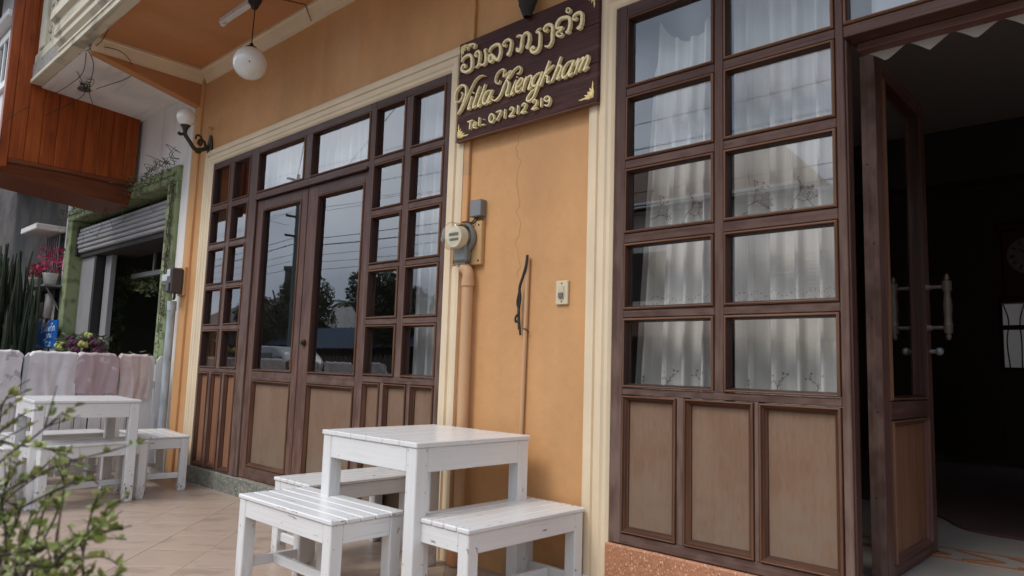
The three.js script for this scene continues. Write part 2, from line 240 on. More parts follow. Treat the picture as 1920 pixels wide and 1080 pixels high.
// ---------- the house front ----------
function prismX(prof, x0, x1, open) { // profile [z, y] along x
  const s = new Soup(), n = prof.length; let v = 0;
  for (let i = 0; i < (open ? n - 1 : n); i++) { const a = prof[i], b = prof[(i + 1) % n], l = Math.hypot(a[0] - b[0], a[1] - b[1]); s.quad([x0, a[1], a[0]], [x1, a[1], a[0]], [x1, b[1], b[0]], [x0, b[1], b[0]], [v, x0], [v, x1], [v + l, x1], [v + l, x0]); v += l; }
  const caps = THREE.ShapeUtils.triangulateShape(prof.map(p => new THREE.Vector2(p[0], p[1])), []);
  for (const [a, b, c] of caps) for (const x of [x0, x1]) { const q = k => [x, prof[k][1], prof[k][0]]; s.tri(q(a), q(b), q(c), prof[a], prof[b], prof[c]); }
  return s.geo();
}
const house = thing('villa_house', 'orange plastered house front with cream mouldings round its brown timber screens', 'house');
{
  const sh = new THREE.Shape([[-6.8, -0.1], [4, -0.1], [4, 3.86], [-6.8, 3.86]].map(p => new THREE.Vector2(...p)));
  for (const [a, b, c, d] of [[-6.434, -3.165, 0.143, 2.867], [-1.952, 0.78, 0.303, 2.867]]) sh.holes.push(new THREE.Path([[a, c], [a, d], [b, d], [b, c]].map(p => new THREE.Vector2(...p))));
  const g = new THREE.ExtrudeGeometry(sh, { depth: 0.12, bevelEnabled: false }).translate(0, 0, -0.12);
  part('wall', g, M.orange, house);
  part('pilaster', box(-6.94, -6.8, -0.1, 3.86, -0.4, 0.028, { b: 0.008, off: false }), M.orange, house);
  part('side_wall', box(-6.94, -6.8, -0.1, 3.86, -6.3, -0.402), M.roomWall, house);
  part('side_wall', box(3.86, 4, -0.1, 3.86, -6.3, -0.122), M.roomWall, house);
  part('roof_slab', box(-6.94, 4, 3.862, 4.0, -8.1, -0.125), M.roomCeil, house);  // unseen rear overhang added to cut sky light on the yard wall
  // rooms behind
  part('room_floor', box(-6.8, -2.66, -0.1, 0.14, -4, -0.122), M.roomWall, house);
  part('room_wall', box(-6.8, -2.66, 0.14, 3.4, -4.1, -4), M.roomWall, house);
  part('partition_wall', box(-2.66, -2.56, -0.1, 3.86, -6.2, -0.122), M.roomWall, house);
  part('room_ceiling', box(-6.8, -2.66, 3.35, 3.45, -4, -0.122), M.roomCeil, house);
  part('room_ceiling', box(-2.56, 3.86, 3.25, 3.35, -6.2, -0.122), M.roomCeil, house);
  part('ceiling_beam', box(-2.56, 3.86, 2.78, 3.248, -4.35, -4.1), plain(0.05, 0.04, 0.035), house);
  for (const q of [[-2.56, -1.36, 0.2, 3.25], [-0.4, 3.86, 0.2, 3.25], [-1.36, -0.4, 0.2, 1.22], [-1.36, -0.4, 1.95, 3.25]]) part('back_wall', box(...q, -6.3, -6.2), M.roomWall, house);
  // casings: a stepped cream moulding round each opening
  const prof = [[0, 0], [0, 0.024], [0.02, 0.03], [0.052, 0.03], [0.058, 0.02], [0.066, 0.02], [0.072, 0.034], [0.108, 0.037], [0.118, 0.028], [0.135, 0.025], [0.15, 0.014], [0.152, -0.06]];
  const wide = prof.map(([d, z]) => [d * 1.2, z]);
  part('door_casing', ring(-6.62, -3.03, 0.0, 3.012, prof.map(([d, z]) => [d * 0.955, z]), true).clone(), M.cream, house);
  part('casing_edge', box(-6.475, -6.4345, 0.0, 2.99, -0.05, 0.019, { b: 0.004 }), M.cream, house);
  part('door_casing', ring(-2.106, 0.93, 0.0, 3.02, prof, true), M.cream, house);
  // the stone sill below the left screen, the terracotta plinth below the right one
  for (let i = 0, x = -6.46; x < -3.18; i++) { const w = [0.28, 0.36, 0.3, 0.33][i % 4], e = Math.min(x + w, -3.17); part('sill_stone', box(x + 0.0015, e - 0.0015, -0.05, 0.142, -0.118, 0.034 + rr(-0.001, 0.001), { b: 0.006 }), M.sillStone, house); x += w; }
  part('plinth', box(-1.968, 0.9, -0.05, 0.3, -0.115, 0.03, { b: 0.008 }), M.terracotta, house);
  part('skirting_strip', box(-3.0, -2.11, -0.05, 0.012, 0.0005, 0.012), M.grout, house);
  // plaster come off at the foot of the casing
  for (const [x, y, w, h] of [[-2.1, 0.05, 0.05, 0.09], [-2.06, 0.02, 0.07, 0.05], [-2.005, 0.015, 0.05, 0.035], [-2.12, 0.0, 0.1, 0.03]]) part('bare_plaster', new THREE.IcosahedronGeometry(0.5, 1).scale(w, h, 0.03).translate(x + w / 2, y + h / 2, 0.034).toNonIndexed(), plain(0.55, 0.53, 0.5, 0.95), house);
  // a crack that wanders down from the sign
  const cr = []; for (let i = 0; i < 34; i++) cr.push([-2.615 + 0.012 * Math.sin(i * 0.9) + rr(-0.012, 0.012) + i * 0.0012, 2.42 - i * 0.026, 0.0004]);
  part('crack', tube(cr, 0.001, 120, 4), plain(0.33, 0.18, 0.09, 0.95), house);
  part('trunking', box(-3.03, -2.982, 1.915, 3.74, 0.0005, 0.022, { b: 0.004 }), M.orange, house);
}

// ---------- the balcony overhead ----------
const balcony = thing('balcony', 'balcony slab overhead with orange soffit, cream cornices and breeze-block parapet', 'balcony');
{
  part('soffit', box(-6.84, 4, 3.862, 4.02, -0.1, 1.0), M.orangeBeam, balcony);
  const cor = [[0, 3.735], [0.012, 3.735], [0.018, 3.755], [0.06, 3.83], [0.075, 3.838], [0.075, 3.861], [0, 3.861]];
  part('cornice', prismX(cor, -6.77, 4), M.cream, balcony);
  const side = prismX(cor, -1.0, 0.0); side.rotateY(Math.PI / 2).translate(-6.84, 0, 0);   // along z on the bracket
  part('cornice', side, M.cream, balcony);
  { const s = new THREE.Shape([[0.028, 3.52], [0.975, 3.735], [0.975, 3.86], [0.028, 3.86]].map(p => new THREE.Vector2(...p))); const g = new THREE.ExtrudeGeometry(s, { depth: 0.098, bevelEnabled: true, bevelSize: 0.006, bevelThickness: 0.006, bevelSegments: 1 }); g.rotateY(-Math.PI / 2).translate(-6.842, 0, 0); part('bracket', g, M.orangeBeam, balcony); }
  part('fascia', prismX([[1.0, 3.80], [1.105, 3.80], [1.105, 3.845], [1.115, 3.85], [1.115, 3.87], [1.105, 3.875], [1.105, 3.89], [1.14, 3.92], [1.14, 3.97], [1.16, 3.985], [1.16, 4.1], [1.2, 4.12], [1.2, 4.2], [1.0, 4.2]], -7.42, 4), M.dirtyCream, balcony);
  part('parapet', box(-7.42, 4, 4.2, 4.85, 1.02, 1.12), M.dirtyCream, balcony);
  part('edge_beam', box(-8.39, -7.422, 3.80, 3.842, 1.0, 1.105, { b: 0.006 }), M.dirtyCream, balcony);
  part('terrazzo_band', box(-8.39, -7.422, 3.843, 4.0, 1.0, 1.094, { b: 0.004 }), M.terrazzo, balcony);
  part('ledge', box(-8.39, -7.422, 4.001, 4.1, 1.0, 1.086, { b: 0.006 }), M.dirtyCream, balcony);
  for (const [a, b] of [[-8.215, -8.05], [-7.58, -7.425]]) part('post', box(a, b, 4.101, 4.9, 1.0, 1.1, { b: 0.008 }), M.dirtyCream, balcony);
  for (const [a, b] of [[-8.39, -8.216], [-8.049, -7.581]]) part('rail', box(a, b, 4.82, 4.9, 1.0, 1.12, { b: 0.008 }), M.dirtyCream, balcony);
  const cell = (x, y, w) => { const L = []; const h = w; L.push(box(x, x + w, y, y + 0.018, 1.02, 1.07), box(x, x + 0.018, y + 0.018, y + h, 1.022, 1.068), box(x + 0.018, x + w - 0.018, y + h - 0.016, y + h, 1.021, 1.069), box(x + w - 0.018, x + w, y + 0.018, y + h, 1.022, 1.068)); for (const a of [0.8, -0.8]) { const g = box(-w * 0.52, w * 0.52, -0.012, 0.012, 1.028 + a * 0.002, 1.06 + a * 0.002); g.rotateZ(a); g.translate(x + w / 2, y + h / 2, 0); L.push(g); } L.push(box(x + w * 0.38, x + w * 0.62, y + h * 0.38, y + h * 0.62, 1.024, 1.066)); return L; };
  for (let r = 0; r < 5; r++) { for (let c = 0; c < 3; c++) part('breeze_block', cell(-8.047 + c * 0.1555, 4.103 + r * 0.142, 0.15), M.dirtyCream, balcony); part('breeze_block', cell(-8.38, 4.103 + r * 0.142, 0.15), M.dirtyCream, balcony); }
}

// ---------- timber screens ----------
const beadGlass = [[-0.0115, -0.012], [-0.011, 0.0245], [-0.005, 0.029], [-0.002, 0.0275]], rebate = [[-0.002, 0.0275], [0.003, 0.016], [0.007, -0.008]];
const beadPanel = [[-0.0125, -0.012], [-0.0115, 0.0245], [-0.007, 0.029], [-0.005, 0.0275]], rebatePanel = [[-0.005, 0.0275], [-0.001, 0.018], [0.003, 0.017], [0.011, 0.007], [0.014, 0.006], [0.016, -0.004]];
const EX = 0.0145, EP = 0.0155;
const glassPane = (x0, x1, y0, y1, z, parent) => { const m = part('pane', new THREE.PlaneGeometry(x1 - x0 + 0.004, y1 - y0 + 0.004), M.glass, parent); m.position.set((x0 + x1) / 2, (y0 + y1) / 2, z); m.rotation.set(rr(-0.0025, 0.0025), rr(-0.003, 0.003), 0); return m; };
const shift = (prof, dz) => prof.map(([d, z]) => [d, z + dz]);
const railMat = y => M.railWood[y > 2.3 ? 0 : y > 1.5 ? 1 : 2];  // upper rails take the darker copy, for wear and light by height
function beads(name, r, dz, parent, panel) { part(name, ring(...r, shift(panel ? beadPanel : beadGlass, dz)), M.beadWood, parent); part('rebate', ring(...r, shift(panel ? rebatePanel : rebate, dz)), panel ? M.recessWood : M.rebateWood, parent); }
function bayOf(t, x0, x1, cols0, rows0, panels, foot, head, panelMat) {
  const zb = -0.05, zf = 0.02, cols = cols0.map(([a, b]) => [a - EX, b + EX]), rows = rows0.map(([a, b]) => [a - EX, b + EX]), top = rows[0][1], g = rows[rows.length - 1][0], pt = panels.top + EP, pb = panels.bot - EP, px = panels.xs.map(([a, b]) => [a - EP, b + EP]);
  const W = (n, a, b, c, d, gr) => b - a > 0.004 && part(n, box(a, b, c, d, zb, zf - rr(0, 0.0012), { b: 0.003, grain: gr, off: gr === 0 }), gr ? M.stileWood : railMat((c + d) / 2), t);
  const a = Math.max(cols[0][0], x0 + 0.02), d = Math.min(cols[1][1], x1 - 0.02);
  W('stile', x0, a, foot, head, 1); W('stile', d, x1, foot, head, 1);
  W('rail', a, d, top, head, 0); W('rail', a, d, pt, g, 0); W('rail', a, d, foot, pb, 0);
  for (let i = 0; i + 1 < rows.length; i++) for (const c of [[a, cols[0][1]], [cols[1][0], d]]) W('rail', c[0], c[1], rows[i + 1][1], rows[i][0], 0);
  W('mullion', cols[0][1], cols[1][0], g, top, 1);
  for (let i = 0; i < px.length; i++) {
    const [p, q] = panels.xs[i]; if (i) W('mullion', px[i - 1][1], px[i][0], pb, pt, 1);
    part('panel', box(p - 0.004, q + 0.004, panels.bot - 0.004, panels.top + 0.004, -0.03, -0.002, { b: 0.001, off: false }), panelMat, t);
    beads('panel_moulding', [p, q, panels.bot, panels.top], 0, t, true);
  }
  W('mullion', a, px[0][0], pb, pt, 1); W('mullion', px[px.length - 1][1], d, pb, pt, 1);
  for (const [p, q] of cols0) for (const [y0, y1] of rows0) { glassPane(p, q, y0, y1, -0.006, t); beads('glazing_bead', [p, q, y0, y1], 0, t); }
}
const rowsL = [[2.472, 2.8], [2.113, 2.403], [1.743, 2.045], [1.381, 1.682], [1.011, 1.315]], rowsR = [[2.453, 2.787], [2.093, 2.383], [1.737, 2.023], [1.375, 1.663], [1.016, 1.311]];
const screenL = thing('timber_door_screen', 'wide brown timber screen with closed double doors and small panes, left of the sign', 'glazed doors');
bayOf(screenL, -6.434, -5.563, [[-6.381, -6.087], [-5.99, -5.714]], rowsL, { xs: [[-6.378, -6.213], [-6.13, -5.958], [-5.878, -5.716]], top: 0.945, bot: 0.178 }, 0.145, 2.865, M.sidePanelWood);
bayOf(screenL, -3.983, -3.166, [[-3.912, -3.611], [-3.519, -3.223]], rowsL, { xs: [[-3.91, -3.75], [-3.682, -3.48], [-3.416, -3.225]], top: 0.941, bot: 0.178 }, 0.145, 2.865, M.panelWood);
{
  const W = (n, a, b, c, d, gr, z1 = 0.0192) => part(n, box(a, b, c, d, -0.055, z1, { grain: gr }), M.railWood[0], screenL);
  W('rail', -5.563, -3.983, 2.797 + EX, 2.865, 0); W('rail', -5.563, -3.983, 2.402, 2.474 - EX, 0); W('mullion', -4.84 + EX, -4.718 - EX, 2.474 - EX, 2.797 + EX, 1);
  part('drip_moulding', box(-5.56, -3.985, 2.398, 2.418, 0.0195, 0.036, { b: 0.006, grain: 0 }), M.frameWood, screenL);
  for (const [a, b] of [[-5.563 + EX, -4.84], [-4.718, -3.983 - EX]]) { glassPane(a, b, 2.474, 2.797, -0.006, screenL); beads('glazing_bead', [a, b, 2.474, 2.797], 0, screenL); }
  for (const [x0, x1, g0, g1, p0, p1] of [[-5.558, -4.772, -5.44, -4.868, -5.43, -4.86], [-4.763, -3.988, -4.615, -4.051, -4.64, -4.055]]) {
    const q0 = Math.max(p0, g0), q1 = Math.min(p1, g1);
    const leaf = part('door_leaf', [box(x0, g0 - EX, 0.15, 2.396, -0.045, 0.004, { off: false }), box(g1 + EX, x1, 0.15, 2.396, -0.045, 0.004, { off: false })], M.doorWood, screenL);
    const B = (a, b, c, d, m) => part('rail', box(a, b, c, d, -0.044, 0.0035, { grain: 0 }), m, leaf);
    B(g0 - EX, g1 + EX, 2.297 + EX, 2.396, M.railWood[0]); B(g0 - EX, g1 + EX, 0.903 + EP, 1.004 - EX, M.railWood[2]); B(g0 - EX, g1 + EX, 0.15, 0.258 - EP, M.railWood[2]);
    glassPane(g0, g1, 1.004, 2.297, -0.022, leaf); beads('glazing_bead', [g0, g1, 1.004, 2.297], -0.0158, leaf);
    part('panel', box(q0 - 0.003, q1 + 0.003, 0.255, 0.906, -0.04, -0.018, { b: 0.001, off: false }), M.panelWood, leaf);
    beads('panel_moulding', [q0, q1, 0.258, 0.903], -0.0158, leaf, true);
    if (x0 > -5) part('lock', [rod([-4.692, 1.215, 0.004], [-4.692, 1.215, 0.02], 0.024, 14), rod([-4.692, 1.215, 0.02], [-4.692, 1.215, 0.036], 0.014, 12)], M.bronze, leaf);
  }
  part('meeting_strip', box(-4.772, -4.763, 0.152, 2.395, -0.044, -0.02), M.black, screenL);
}
const screenR = thing('timber_window_screen', 'brown timber screen of ten curtained panes over three panels, beside the open doorway', 'window');
bayOf(screenR, -1.95, -0.886, [[-1.874, -1.442], [-1.371, -0.932]], rowsR, { xs: [[-1.9, -1.62], [-1.556, -1.271], [-1.221, -0.928]].map(([a, b]) => [Math.max(a, -1.872), Math.min(b, -0.934)]), top: 0.955, bot: 0.367 }, 0.305, 2.865, M.panelWood);
{
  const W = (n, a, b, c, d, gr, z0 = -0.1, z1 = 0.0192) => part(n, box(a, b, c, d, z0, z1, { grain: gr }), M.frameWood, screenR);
  W('door_jamb', -0.886, -0.878, 0.305, 2.389, 1, -0.05, 0.008);
  W('transom_bar', -0.886, 0.6, 2.39, 2.452 - EX, 0); W('head', -0.886, 0.6, 2.8 + EX, 2.865, 0); W('mullion', -0.17 + EX, -0.1 - EX, 2.452 - EX, 2.8 + EX, 1, -0.055, 0.0185); W('door_jamb', 0.6, 0.776, 0.305, 2.865, 1);
  part('stop', box(-0.86, 0.6, 2.358, 2.389, -0.118, -0.06, { grain: 0 }), M.leafWood, screenR);
  for (const [a, b] of [[-0.886 + EX, -0.17], [-0.1, 0.6 - EX]]) { glassPane(a, b, 2.452, 2.8, -0.006, screenR); beads('glazing_bead', [a, b, 2.452, 2.8], 0, screenR); }
  part('threshold', box(-0.86, 0.6, 0.29, 0.312, -0.12, 0.02, { grain: 0 }), M.frameWood, screenR);
}
// the door standing open into the room
{
  const d = thing('open_door', 'half glazed wooden door standing open into the dark room, with turned handles', 'door');
  const z0 = -1.03, z1 = -0.258, g0 = -0.905, g1 = -0.365, xa = -0.91, xb = -0.852;
  const P = (n, a, b, c, e, gr = 1, m = M.leafWood, p = d) => part(n, box(xa, xb - rr(0, 0.001), c, e, a, b, { grain: gr }), m, p);
  P('stile', g1 + EX, z1, 0.305, 2.42); P('stile', z0, g0 - EX, 0.305, 2.42); P('rail', g0 - EX, g1 + EX, 2.33 + EX, 2.42, 2); P('rail', g0 - EX, g1 + EX, 0.9 + EP, 1.005 - EX, 2); P('rail', g0 - EX, g1 + EX, 0.305, 0.37 - EP, 2);
  const pl = part('panel', box(-0.89, -0.866, 0.366, 0.904, g0 - 0.004, g1 + 0.004), M.sidePanelWood, d); pl.userData.label = 'dark lower door panel';
  const gp = part('pane', new THREE.PlaneGeometry(g1 - g0, 1.325), M.glass, d); gp.rotation.y = Math.PI / 2; gp.position.set(-0.878, 1.6675, (g0 + g1) / 2);
  const rg = (y0, y1, prof) => ring(-g1, -g0, y0, y1, prof).rotateY(Math.PI / 2).translate(xb - 0.0195, 0, 0);
  for (const [y0, y1, q, e] of [[1.005, 2.33, beadGlass, rebate], [0.37, 0.9, beadPanel, rebatePanel]]) { part('moulding', rg(y0, y1, q), M.beadWood, d); part('rebate', rg(y0, y1, e), e === rebate ? M.rebateWood : M.leafWood, d); }
  part('lit_hinge_strip', box(-0.909, -0.853, 0.31, 2.415, z1 + 0.0005, z1 + 0.006), M.wornLitWood, d); for (const y of [0.62, 0.95, 1.32, 1.62, 1.95]) part('nail', sphere(0.004, -0.88 + 0.01 * Math.sin(y * 9), y, z1 + 0.006, 8, 6), M.black, d);  // paler wood on the strip carries the front light on the door edge
  const prof = [[0.0005, -0.155], [0.009, -0.148], [0.013, -0.135], [0.008, -0.125], [0.019, -0.12], [0.02, -0.085], [0.022, -0.08], [0.017, -0.074], [0.016, -0.04], [0.02, 0], [0.016, 0.04], [0.013, 0.07], [0.021, 0.078], [0.02, 0.115], [0.021, 0.12], [0.008, 0.127], [0.012, 0.138], [0.008, 0.15], [0.0005, 0.158]];
  const handleWood = plain(0.1, 0.07, 0.052, 0.45);
  for (const s of [1, -1]) {
    const X = s > 0 ? xb + 0.085 : xa - 0.085, F = s > 0 ? xb : xa, h = part('handle', moved(lathe(prof, 16), X, 1.42, -0.968), handleWood, d);
    for (const y of [1.325, 1.515]) part('handle_post', [rod([F, y, -0.968], [F + s * 0.02, y, -0.968], 0.02, 12, 0.011), rod([F + s * 0.02, y, -0.968], [X, y, -0.968], 0.009, 10)], handleWood, h);
    part('knob', [rod([F, 1.215, -0.985], [F + s * 0.03, 1.215, -0.985], 0.01, 10), sphere(0.019, F + s * 0.042, 1.215, -0.985, 14, 10)], M.grmetal, d);
  }
}

// ---------- the room seen through the doorway ----------
const roomFloor = struct('room_floor', box(-2.56, 3.86, 0.1, 0.3, -6.2, -0.122, { b: 0.002 }), std({ map: tex(256, 256, (u, v) => sc([0.3, 0.265, 0.235], 0.85 + 0.3 * fbm(u, v, 8, 8, 5, 621)), true, 1.2), roughness: 0.4 }));
{
  const inlay = plain(0.24, 0.1, 0.045, 0.5), q = (a, b, w) => { const dx = b[0] - a[0], dz = b[1] - a[1], l = Math.hypot(dx, dz), g = box(-l / 2, l / 2, 0.295, 0.304, -w / 2, w / 2, { b: 0.001 }); g.rotateY(-Math.atan2(dz, dx)); return g.translate((a[0] + b[0]) / 2, 0, (a[1] + b[1]) / 2); };
  part('inlay', [q([-1.25, -1.08], [0.6, -1.32], 0.018), q([-1.25, -0.86], [0.6, -1.06], 0.018)], inlay, roomFloor);
  const zz = []; for (let i = 0; i < 9; i++) { const x = -1.2 + i * 0.2, y0 = -1.08 - (x + 1.25) * 0.13, y1 = -0.86 - (x + 1.25) * 0.108; const g = q([x, y0 + 0.02], [x + 0.2, (y0 + y1) / 2], 0.022), h = q([x + 0.2, (y0 + y1) / 2 + 0.012], [x + 0.06, y1 - 0.03], 0.022); h.translate(0, 0.0015, 0); zz.push(g, h); }
  part('inlay', zz, inlay, roomFloor);
  const s = new THREE.Shape(); s.moveTo(-2.5, 5.4); s.lineTo(-2.5, 2.35); s.bezierCurveTo(-1.6, 2.35, -1.1, 2.2, -0.95, 1.8); s.bezierCurveTo(-0.8, 1.5, -0.5, 1.72, 0.2, 1.7); s.lineTo(3, 1.7); s.lineTo(3, 5.4);
  tag(part('carpet', new THREE.ExtrudeGeometry(s, { depth: 0.012, bevelEnabled: false, curveSegments: 16 }).rotateX(-Math.PI / 2).translate(0, 0.301, 0), plain(0.075, 0.032, 0.026, 0.95)), 'dark red carpet with a curved edge on the room floor beyond the open door', 'carpet');
  const ck = thing('wall_clock', 'dark wooden case clock with pale numeral ring deep inside the doorway', 'clock', [-1.06, 2.38, -6.19]);
  part('case', [box(-0.24, 0.24, -0.42, 0.3, 0.0, 0.12, { b: 0.02 }), box(-0.28, 0.28, 0.3, 0.36, 0, 0.15, { b: 0.02 }), box(-0.28, 0.28, -0.47, -0.42, 0, 0.15, { b: 0.02 })], M.darkPlank, ck);
  part('face', new THREE.CylinderGeometry(0.19, 0.19, 0.012, 40).rotateX(Math.PI / 2).translate(0, 0.02, 0.127), plain(0.4, 0.37, 0.32, 0.5), ck);
  for (let h = 0; h < 12; h++) { const a = h * Math.PI / 6, g = box(-0.006, 0.006, 0.12, 0.165, 0.134, 0.137, { b: 0 }), g2 = box(-0.02, -0.01, 0.12, 0.165, 0.134, 0.137, { b: 0 }); const f = merge(h % 3 === 0 ? [g, g2] : [g]); f.rotateZ(-a); part('numeral', f.translate(0, 0.02, 0), M.black, ck); }
  part('hand', [box(-0.005, 0.005, 0, 0.11, 0.138, 0.141, { b: 0 }).rotateZ(0.9).translate(0, 0.02, 0), box(-0.004, 0.004, 0, 0.15, 0.142, 0.145, { b: 0 }).rotateZ(-1.4).translate(0, 0.02, 0)], M.black, ck);
  const gr = thing('window_grille', 'black wrought iron grille in the small bright window deep inside the room', 'window grille', [-0.88, 1.22, -6.19]);
  for (let i = -4; i <= 4; i++) part('bar', tube([[i * 0.1, 0, 0], [i * 0.1 + 0.02 * Math.sin(i * 2), 0.3, 0], [i * 0.1, 0.52, 0], [i * 0.1 + (i % 2 ? 0.05 : -0.05), 0.72, 0]], 0.007, 20, 6), M.black, gr);
  part('bar', box(-0.48, 0.48, 0.42, 0.47, -0.012, 0.012), M.black, gr); part('frame', ring(-0.48, 0.48, 0, 0.73, [[0, -0.02], [0, 0.02], [0.03, 0.02], [0.03, -0.02]]), M.black, gr);
  tag(part('yard_wall', box(-4, 4, -0.15, 3.0, -8.6, -8.5), M.whitewash), 'pale yard wall seen through the grille window at the back', 'wall');
}

// ---------- curtains ----------
function curtainTex() {
  const c = document.createElement('canvas'); c.width = 1024; c.height = 2048; const x = c.getContext('2d'); x.fillStyle = '#dcd8cf'; x.fillRect(0, 0, 1024, 2048);
  x.globalAlpha = 0.12; for (let i = 0; i < 1024; i += 3) { x.fillStyle = rnd() > 0.5 ? '#ffffff' : '#bdb8ae'; x.fillRect(i, 0, 1 + rnd() * 2, 2048); } x.globalAlpha = 0.75;
  const Y = m => 2048 - m * 1024;                                 // metres above the hem
  const branch = (px, py, a, len, depth) => { if (depth < 0 || len < 8) return; let X = px, Z = py; x.lineWidth = 1.2 + depth * 0.9; x.beginPath(); x.moveTo(X, Z); for (let i = 0; i < 7; i++) { a += rr(-0.35, 0.35); X += Math.cos(a) * len / 7; Z += Math.sin(a) * len / 7; x.lineTo(X, Z); if (rnd() < 0.45) { const b = a + (rnd() < 0.5 ? 1 : -1) * 0.9; x.moveTo(X, Z); x.lineTo(X + Math.cos(b) * 12, Z + Math.sin(b) * 12); x.moveTo(X, Z); } } x.stroke(); branch(X, Z, a + 0.6, len * 0.62, depth - 1); branch(X, Z, a - 0.6, len * 0.55, depth - 1); x.beginPath(); x.arc(X, Z, 4, 0, 7); x.fill(); };
  x.strokeStyle = x.fillStyle = '#846655';
  for (let i = 0; i < 4; i++) { branch(40 + i * 260, Y(0.82 + rr(-0.02, 0.04)), -0.3, 100, 3); branch(160 + i * 260, Y(0.86 + rr(-0.02, 0.04)), 0.2, 80, 2); for (let k = 0; k < 7; k++) { x.lineWidth = 2; x.beginPath(); x.ellipse(190 + i * 260 + 20 * Math.cos(k * 0.9), Y(0.9) + 16 * Math.sin(k * 0.9), 10, 5, k * 0.9, 0, 7); x.stroke(); } }
  for (let i = 0; i < 5; i++) branch(20 + i * 210, Y(0.02), -0.9 + rr(-0.3, 0.3), 70, 2);
  x.globalAlpha = 0.5; for (let r = 0; r < 3; r++) for (let i = 0; i < 60; i++) { x.beginPath(); x.arc(i * 17 + 8, Y(0.4 + r * 0.035 + 0.012 * Math.sin(i)), 3.5, 0, 7); x.fill(); }
  const t = new THREE.CanvasTexture(c); t.colorSpace = THREE.SRGBColorSpace; t.wrapS = t.wrapT = THREE.RepeatWrapping; t.repeat.set(1, 0.5); return t;
}
M.curtain = new THREE.MeshPhysicalMaterial({ map: curtainTex(), transmission: 0.15, thickness: 0, roughness: 1, side: THREE.DoubleSide });
M.sheer = new THREE.MeshPhysicalMaterial({ color: lin(0.78, 0.77, 0.74), transmission: 0.35, thickness: 0, roughness: 1, side: THREE.DoubleSide });
function curtain(label, x0, x1, y0, top, z, folds, amp, mat, slant = 0, group) {
  const ph = rnd() * 6, w = x1 - x0, am = [rr(0.7, 1.2), rr(0.3, 0.6), rr(0.2, 0.4)];
  const g = sheet(140, 40, (u, v) => { const yt = typeof top === 'function' ? top(u) : top, y = y0 + (yt - y0) * v, uu = u + 0.006 * Math.sin(v * 5 + u * 20); const q = uu * folds + ph / 6.283, fr = q - Math.floor(q), saw = fr < 0.78 ? Math.cos(Math.PI * fr / 0.78) : -Math.cos(Math.PI * (fr - 0.78) / 0.22); const f = 1.15 * saw + 0.35 * am[1] * Math.sin(uu * folds * 2.3 * 6.283 + ph * 2) + am[2] * Math.sin(uu * folds * 0.6 * 6.283); const a = amp * (1 - 0.35 * v); return [x0 + w * u + slant * (1 - u) * v + a * 0.35 * Math.cos(uu * folds * 6.283 + ph), y, z + a * f, w * u * 1.35, y - y0]; });
  const m = part('curtain', g, mat); return tag(m, label, 'curtain', group);
}
curtain('white embroidered curtain sagging at its top behind the left column of panes', -1.945, -1.5, 0.96, u => 2.83 - 0.14 * Math.sin(Math.PI * clamp((u - 0.1) / 0.9)) ** 0.8 - 0.25 * sstep(0.12, 0, u), -0.17, 4.3, 0.03, M.curtain, 0.1);
curtain('white embroidered curtain hanging full width behind the right column of panes', -1.425, -0.96, 0.96, 2.95, -0.18, 4.6, 0.03, M.curtain);
curtain('white sheer curtain behind the wide pane above the open doorway', -0.84, 0.58, 2.42, 2.83, -0.17, 9, 0.02, M.sheer);
{ const g = sheet(120, 6, (u, v) => { const x = -0.855 + 1.44 * u, t = (u * 9.5) % 1, lo = 2.375 - 0.05 * (1 - Math.abs(t - 0.5) * 2) ** 1.2; return [x, lo + (2.44 - lo) * v, -0.145 + 0.006 * Math.sin(u * 60), x, v]; }); tag(part('lace_valance', g, M.sheer), 'white lace valance with pointed scallops under the door head', 'valance'); }
curtain('white sheer curtain behind the left fanlight pane over the double doors', -5.86, -5.08, 2.4, 2.95, -0.15, 8, 0.022, M.sheer);
curtain('white sheer curtain behind the right fanlight pane over the double doors', -4.99, -4.16, 2.4, 2.95, -0.15, 8, 0.022, M.sheer);
curtain('white sheer curtain behind the narrow panes next to the sign', -3.62, -3.36, 0.97, 2.95, -0.16, 3.4, 0.024, M.sheer);

